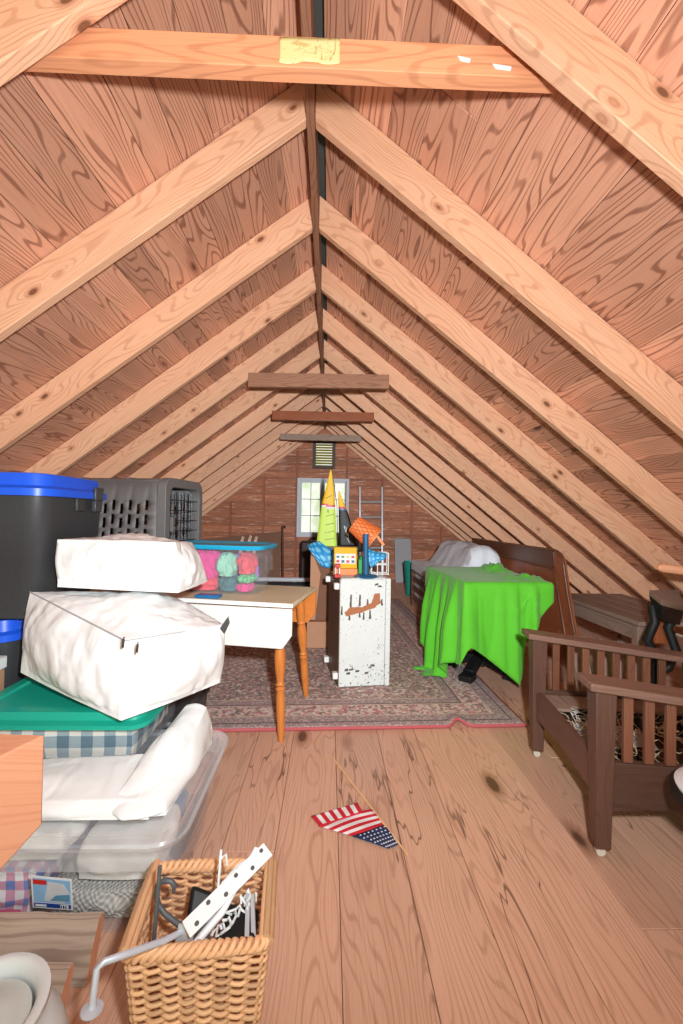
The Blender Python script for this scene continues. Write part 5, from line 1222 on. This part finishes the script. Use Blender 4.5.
for r in range(ROWS):
    f = (r + .5) / ROWS; n = NST * 4; pts = []
    for i in range(n):
        s = 4 * i / n; ph_ = math.pi * (i / 4) + (math.pi if r % 2 else 0); pts.append(bpt(s, f + .006 * nz3(V((s * 2, r, 0)), 1.5, 3), .0065 * math.sin(ph_)))
    mb.tube(pts,   .0038 + .0008 * rnd.random(), 6, closed=True)
mb.build('woven_wall', M['wicker'], T, ang=80)
mb = MB()
for i in range(NST): s = 4 * (i + .0) / NST; mb.tube([bpt(s, 0), bpt(s, .5), bpt(s, 1.0)], .0042, 6)
o = mb.build('stakes', M['wicker'], T, ang=80); o['kind'] = 'stuff'
mb = MB()
for q in range(3):
    pts = []; n = 150
    for i in range(n): s = 4 * i / n; ph_ = 2 * math.pi * (i / 6.25 + q / 3); pts.append(bpt(s, 1.02, .010 * math.cos(ph_)) + V((0, 0, .009 * math.sin(ph_) + .004)))
    mb.tube(pts, .006, 7, closed=True)
mb.build('braided_rim', M['wicker'], T, ang=80)
mb = MB(); shell(mb, [([(p.x, p.y) for p in [cc + (q - cc) * .95 for q in bot]], .004), ([(p.x, p.y) for p in [cc + (q - cc) * .95 for q in bot]], .012)], True, True); mb.build('base', M['wicker'], T)
for ca, cb_ in ((0, 3), (1, 2)):
    mb = MB()
    for j in range(4):
        a = top[ca] + V((0, 0, BH + .014)); b = top[cb_] + V((0, 0, BH + .014)); w_ = R(90 * j); o_ = V((.008 * math.cos(w_), 0, .008 * math.sin(w_))); mb.tube([a + o_, a.lerp(b, .5) + o_ + V((0, 0, .006)), b + o_], .0075, 7)
    mb.build('side_handle', M['wicker'], T, ang=80)
# hardware in the basket
def strap(pts, w, th, mat, name, label, cat, holes=0, group=None):
    mb = MB()
    for a, b in zip(pts, pts[1:]): mb.beam(a, b, w, th, up=(0, -.35, 1))
    o = mb.build(name, M[mat], bevel=.0012)
    if holes:
        a, b = V(pts[0]), V(pts[1]); mb = MB(); d = (b - a).normalized(); sd = d.cross(V((0, -.35, 1))).normalized(); u = sd.cross(d); Mq = Matrix((d, -sd, u)).transposed()
        for i in range(holes): mb.lathe([(.0045, -.0004), (.0045, .0006)], 10, a.lerp(b, (i + .6) / holes) + u * (th / 2 + .0002) + sd * (.007 * (-1) ** i), Mq)
        ho = mb.build('screw_hole', M['iron'], T if False else None); ho.parent = o; ho.location = ho.location - o.location
    return tag(o, label, cat, group)
A, B = atY(268, 849, 0.946), atY(186, 930, 0.826); F_ = atY(172, 945, 0.810)
strap([B, A], .034, .004, 'steel', 'steel_bracket', 'long white perforated steel bracket lying across the wicker basket', 'bracket', 6)
mb = MB(); Fd = B + V((-.006, .016, .0)); mb.hexa([Fd + V(p) for p in ((-.02, -.012, -.05), (.012, -.012, -.055), (.012, -.008, -.055), (-.02, -.008, -.05), (-.014, -.002, -.004), (.02, -.002, -.004), (.02, .002, -.004), (-.014, .002, -.004))]); tag(mb.build('bracket_foot', M['alu'], bevel=.001), 'bare metal foot bent down at the near end of the bracket', 'bracket')
mb = MB(); q = [atY(191, 949, 0.838), atY(222, 912, 0.882), atY(246, 868, 0.930), atY(257, 849, 0.962)]; mb.tube(q, .0075, 8, flat=1); tag(mb.build('curtain_rod', M['steel'], ang=60), 'white rod slanting under the bracket in the wicker basket', 'rod', 'rods in the basket')
mb = MB(); q = [atY(250, 868, 0.968), atY(262, 846, 0.972), atY(258, 853, 0.976), atY(238, 866, 0.972), atY(222, 884, 0.955)]; mb.tube(q, .0035, 6); tag(mb.build('wire_hanger', M['steel'], ang=60), 'white wire hanger end rising beyond the bracket', 'hanger')
mb = MB(); q0_ = atY(216, 915, 0.914); q1_ = atY(221, 850, 0.930); mb.tube([q0_, q1_], .0032, 6); mb.tube([q1_.lerp(q0_, .15), q1_.lerp(q0_, .15) + V((.012, 0, .012)), q1_.lerp(q0_, .2) + V((.016, 0, -.005))], .003, 6)
tag(mb.build('plant_hook', M['steel'], ang=60), 'thin white hook standing up at the back of the basket', 'hook')
mb = MB(); rs = random.Random(3)
for k in range(7):
    x0_ = 214 + k * 5; pts = [atY(x0_ + rs.uniform(-4, 4), 935 - k * 6 + rs.uniform(-3, 3), .85 + .012 * k)]
    for j in range(5): pts.append(atY(x0_ + 3 * j + rs.uniform(-4, 4), 932 - k * 6 - 5 * math.sin(j * 1.9) + rs.uniform(-2, 2), .85 + .012 * k))
    mb.tube(pts, .0026, 5)
tag(mb.build('wire_scrollwork', M['steel'], ang=60), 'tangle of white wire scrollwork in the wicker basket', 'wire')
q = [atY(86, 1013, .72), atY(97, 968, .73), atY(104, 962, .735), atY(135, 951, .765), atY(163, 941, .81), atY(215, 916, .90)]
mb = MB(); q[0] = atY(92, 1010, .72); mb.tube(q, .0056, 10); dd = (q[0] - q[1]).normalized(); mb.lathe([(.0, -.001), (.017, -.001), (.017, .002), (.007, .005), (.006, .01)], 20, q[0], (-dd).to_track_quat('Z', 'Y').to_matrix())
tag(mb.build('cranked_rod', plain('rod_greywhite', (206, 212, 224), .35, metal=.2), ang=50), 'cranked white metal rod with a flange hanging over the basket rim', 'rod')
mb = MB(); mb.tube([atY(153.5, 945, 0.850), atY(160, 866, 0.874)], .0042, 8); tag(mb.build('black_rod', M['iron']), 'thin black rod upright at the left of the basket', 'rod')
q = [atY(*p) for p in ((152, 893, 0.890), (152, 886, 0.890), (158, 881, 0.890), (166, 882, 0.890), (171, 887, 0.890), (170, 893, 0.890))]
q = [atY(173 - 0, 893, 0.890), atY(175, 886, 0.890), atY(171, 881, 0.890), atY(164, 880, 0.890), atY(158, 885, 0.890), atY(156, 894, 0.890), atY(158, 904, 0.890), atY(165, 914, 0.882), atY(178, 924, 0.874), atY(196, 934, 0.866)]
mb = MB(); mb.tube(q, [.003] + [.0055] * 8 + [.010], 10); tag(mb.build('iron_hook', M['iron'], ang=60), 'grey iron hook curling up inside the wicker basket', 'hook')
def slab(pxs, th, mat, name, label, cat, bv=.004, parts=False):
    p = [atY(*q) for q in pxs]; n_ = (p[1] - p[0]).cross(p[3] - p[0]).normalized() * th; n_ = n_ if n_.y > 0 else -n_
    mb = MB(); mb.hexa([a + n_ for a in p] + p); return tag(mb.build(name, M[mat], bevel=bv), label, cat)
slab([(186, 925, 0.882), (210, 930, 0.886), (224, 896, 0.930), (192, 884, 0.930)], .02, 'black', 'black_case', 'black rounded plastic case standing in the wicker basket', 'case', .008)
slab([(214, 944, 0.846), (255, 944, 0.846), (259, 908, 0.918), (228, 902, 0.918)], .02, 'black', 'black_tray', 'black plastic tray at the right inside the wicker basket', 'tray', .005)
slab([(244, 944, 0.850), (249, 944, 0.850), (250, 892, 0.922), (246, 892, 0.922)], .006, 'alu', 'metal_strip', 'left pale metal strip upright at right of the basket', 'metal strip', .001)
slab([(251, 943, 0.854), (256, 942, 0.854), (254, 894, 0.922), (250, 893, 0.922)], .006, 'alu', 'metal_strip', 'right pale metal strip upright at right of the basket', 'metal strip', .001)
slab([(196, 935, 0.862), (206, 939, 0.850), (208, 925, 0.874), (199, 920, 0.878)], .012, 'iron', 'iron_plate', 'grey iron plate below the bracket in the basket', 'plate', .001)

# ================================================================== LIGHT
wd = bpy.data.worlds.new('world'); bpy.context.scene.world = wd; wd.use_nodes = True
t = wd.node_tree; bg = t.nodes['Background']
tc_ = t.nodes.new('ShaderNodeTexCoord'); nzn = t.nodes.new('ShaderNodeTexNoise'); nzn.inputs['Scale'].default_value = 26; nzn.inputs['Detail'].default_value = 4
t.links.new(tc_.outputs['Generated'], nzn.inputs['Vector'])
rp = t.nodes.new('ShaderNodeValToRGB'); rp.color_ramp.elements[0].position = .38; rp.color_ramp.elements[0].color = lin((206, 222, 178)); rp.color_ramp.elements[1].position = .56; rp.color_ramp.elements[1].color = lin((240, 243, 224))
t.links.new(nzn.outputs[0], rp.inputs[0]); t.links.new(rp.outputs[0], bg.inputs[0]); bg.inputs[1].default_value = 1.1  # near end is left without a wall, so this sky fills from behind
def flash(name, loc, power, rad, falloff, col=(.91, .965, 1.)):
    l = bpy.data.lights.new(name, 'SPOT'); l.energy = power; l.spot_size = R(172); l.spot_blend = 1.; l.shadow_soft_size = rad; l.color = col
    if falloff:
        l.use_nodes = True; em = l.node_tree.nodes['Emission']; lf = l.node_tree.nodes.new('ShaderNodeLightFalloff'); lf.inputs['Strength'].default_value = 1; lf.inputs['Smooth'].default_value = 0
        ad = l.node_tree.nodes.new('ShaderNodeMath'); ad.operation = 'MULTIPLY_ADD'; ad.inputs[1].default_value = falloff
        l.node_tree.links.new(lf.outputs['Constant'], ad.inputs[0]); l.node_tree.links.new(lf.outputs['Linear'], ad.inputs[2]); l.node_tree.links.new(ad.outputs[0], em.inputs['Strength'])
    o = bpy.data.objects.new(name, l); C.objects.link(o); o.location = loc; o.rotation_euler = V((-.06, 1., .20)).to_track_quat('-Z', 'Y').to_euler(); return o
fo = flash('camera_flash', (.235, -.02, 1.27), 66, .035, .20)
sc = bpy.context.scene
sc.view_settings.view_transform = 'Standard'; sc.view_settings.look = 'None'; sc.view_settings.gamma = 1; sc.view_settings.use_curve_mapping = False
sc.view_settings.exposure = .2
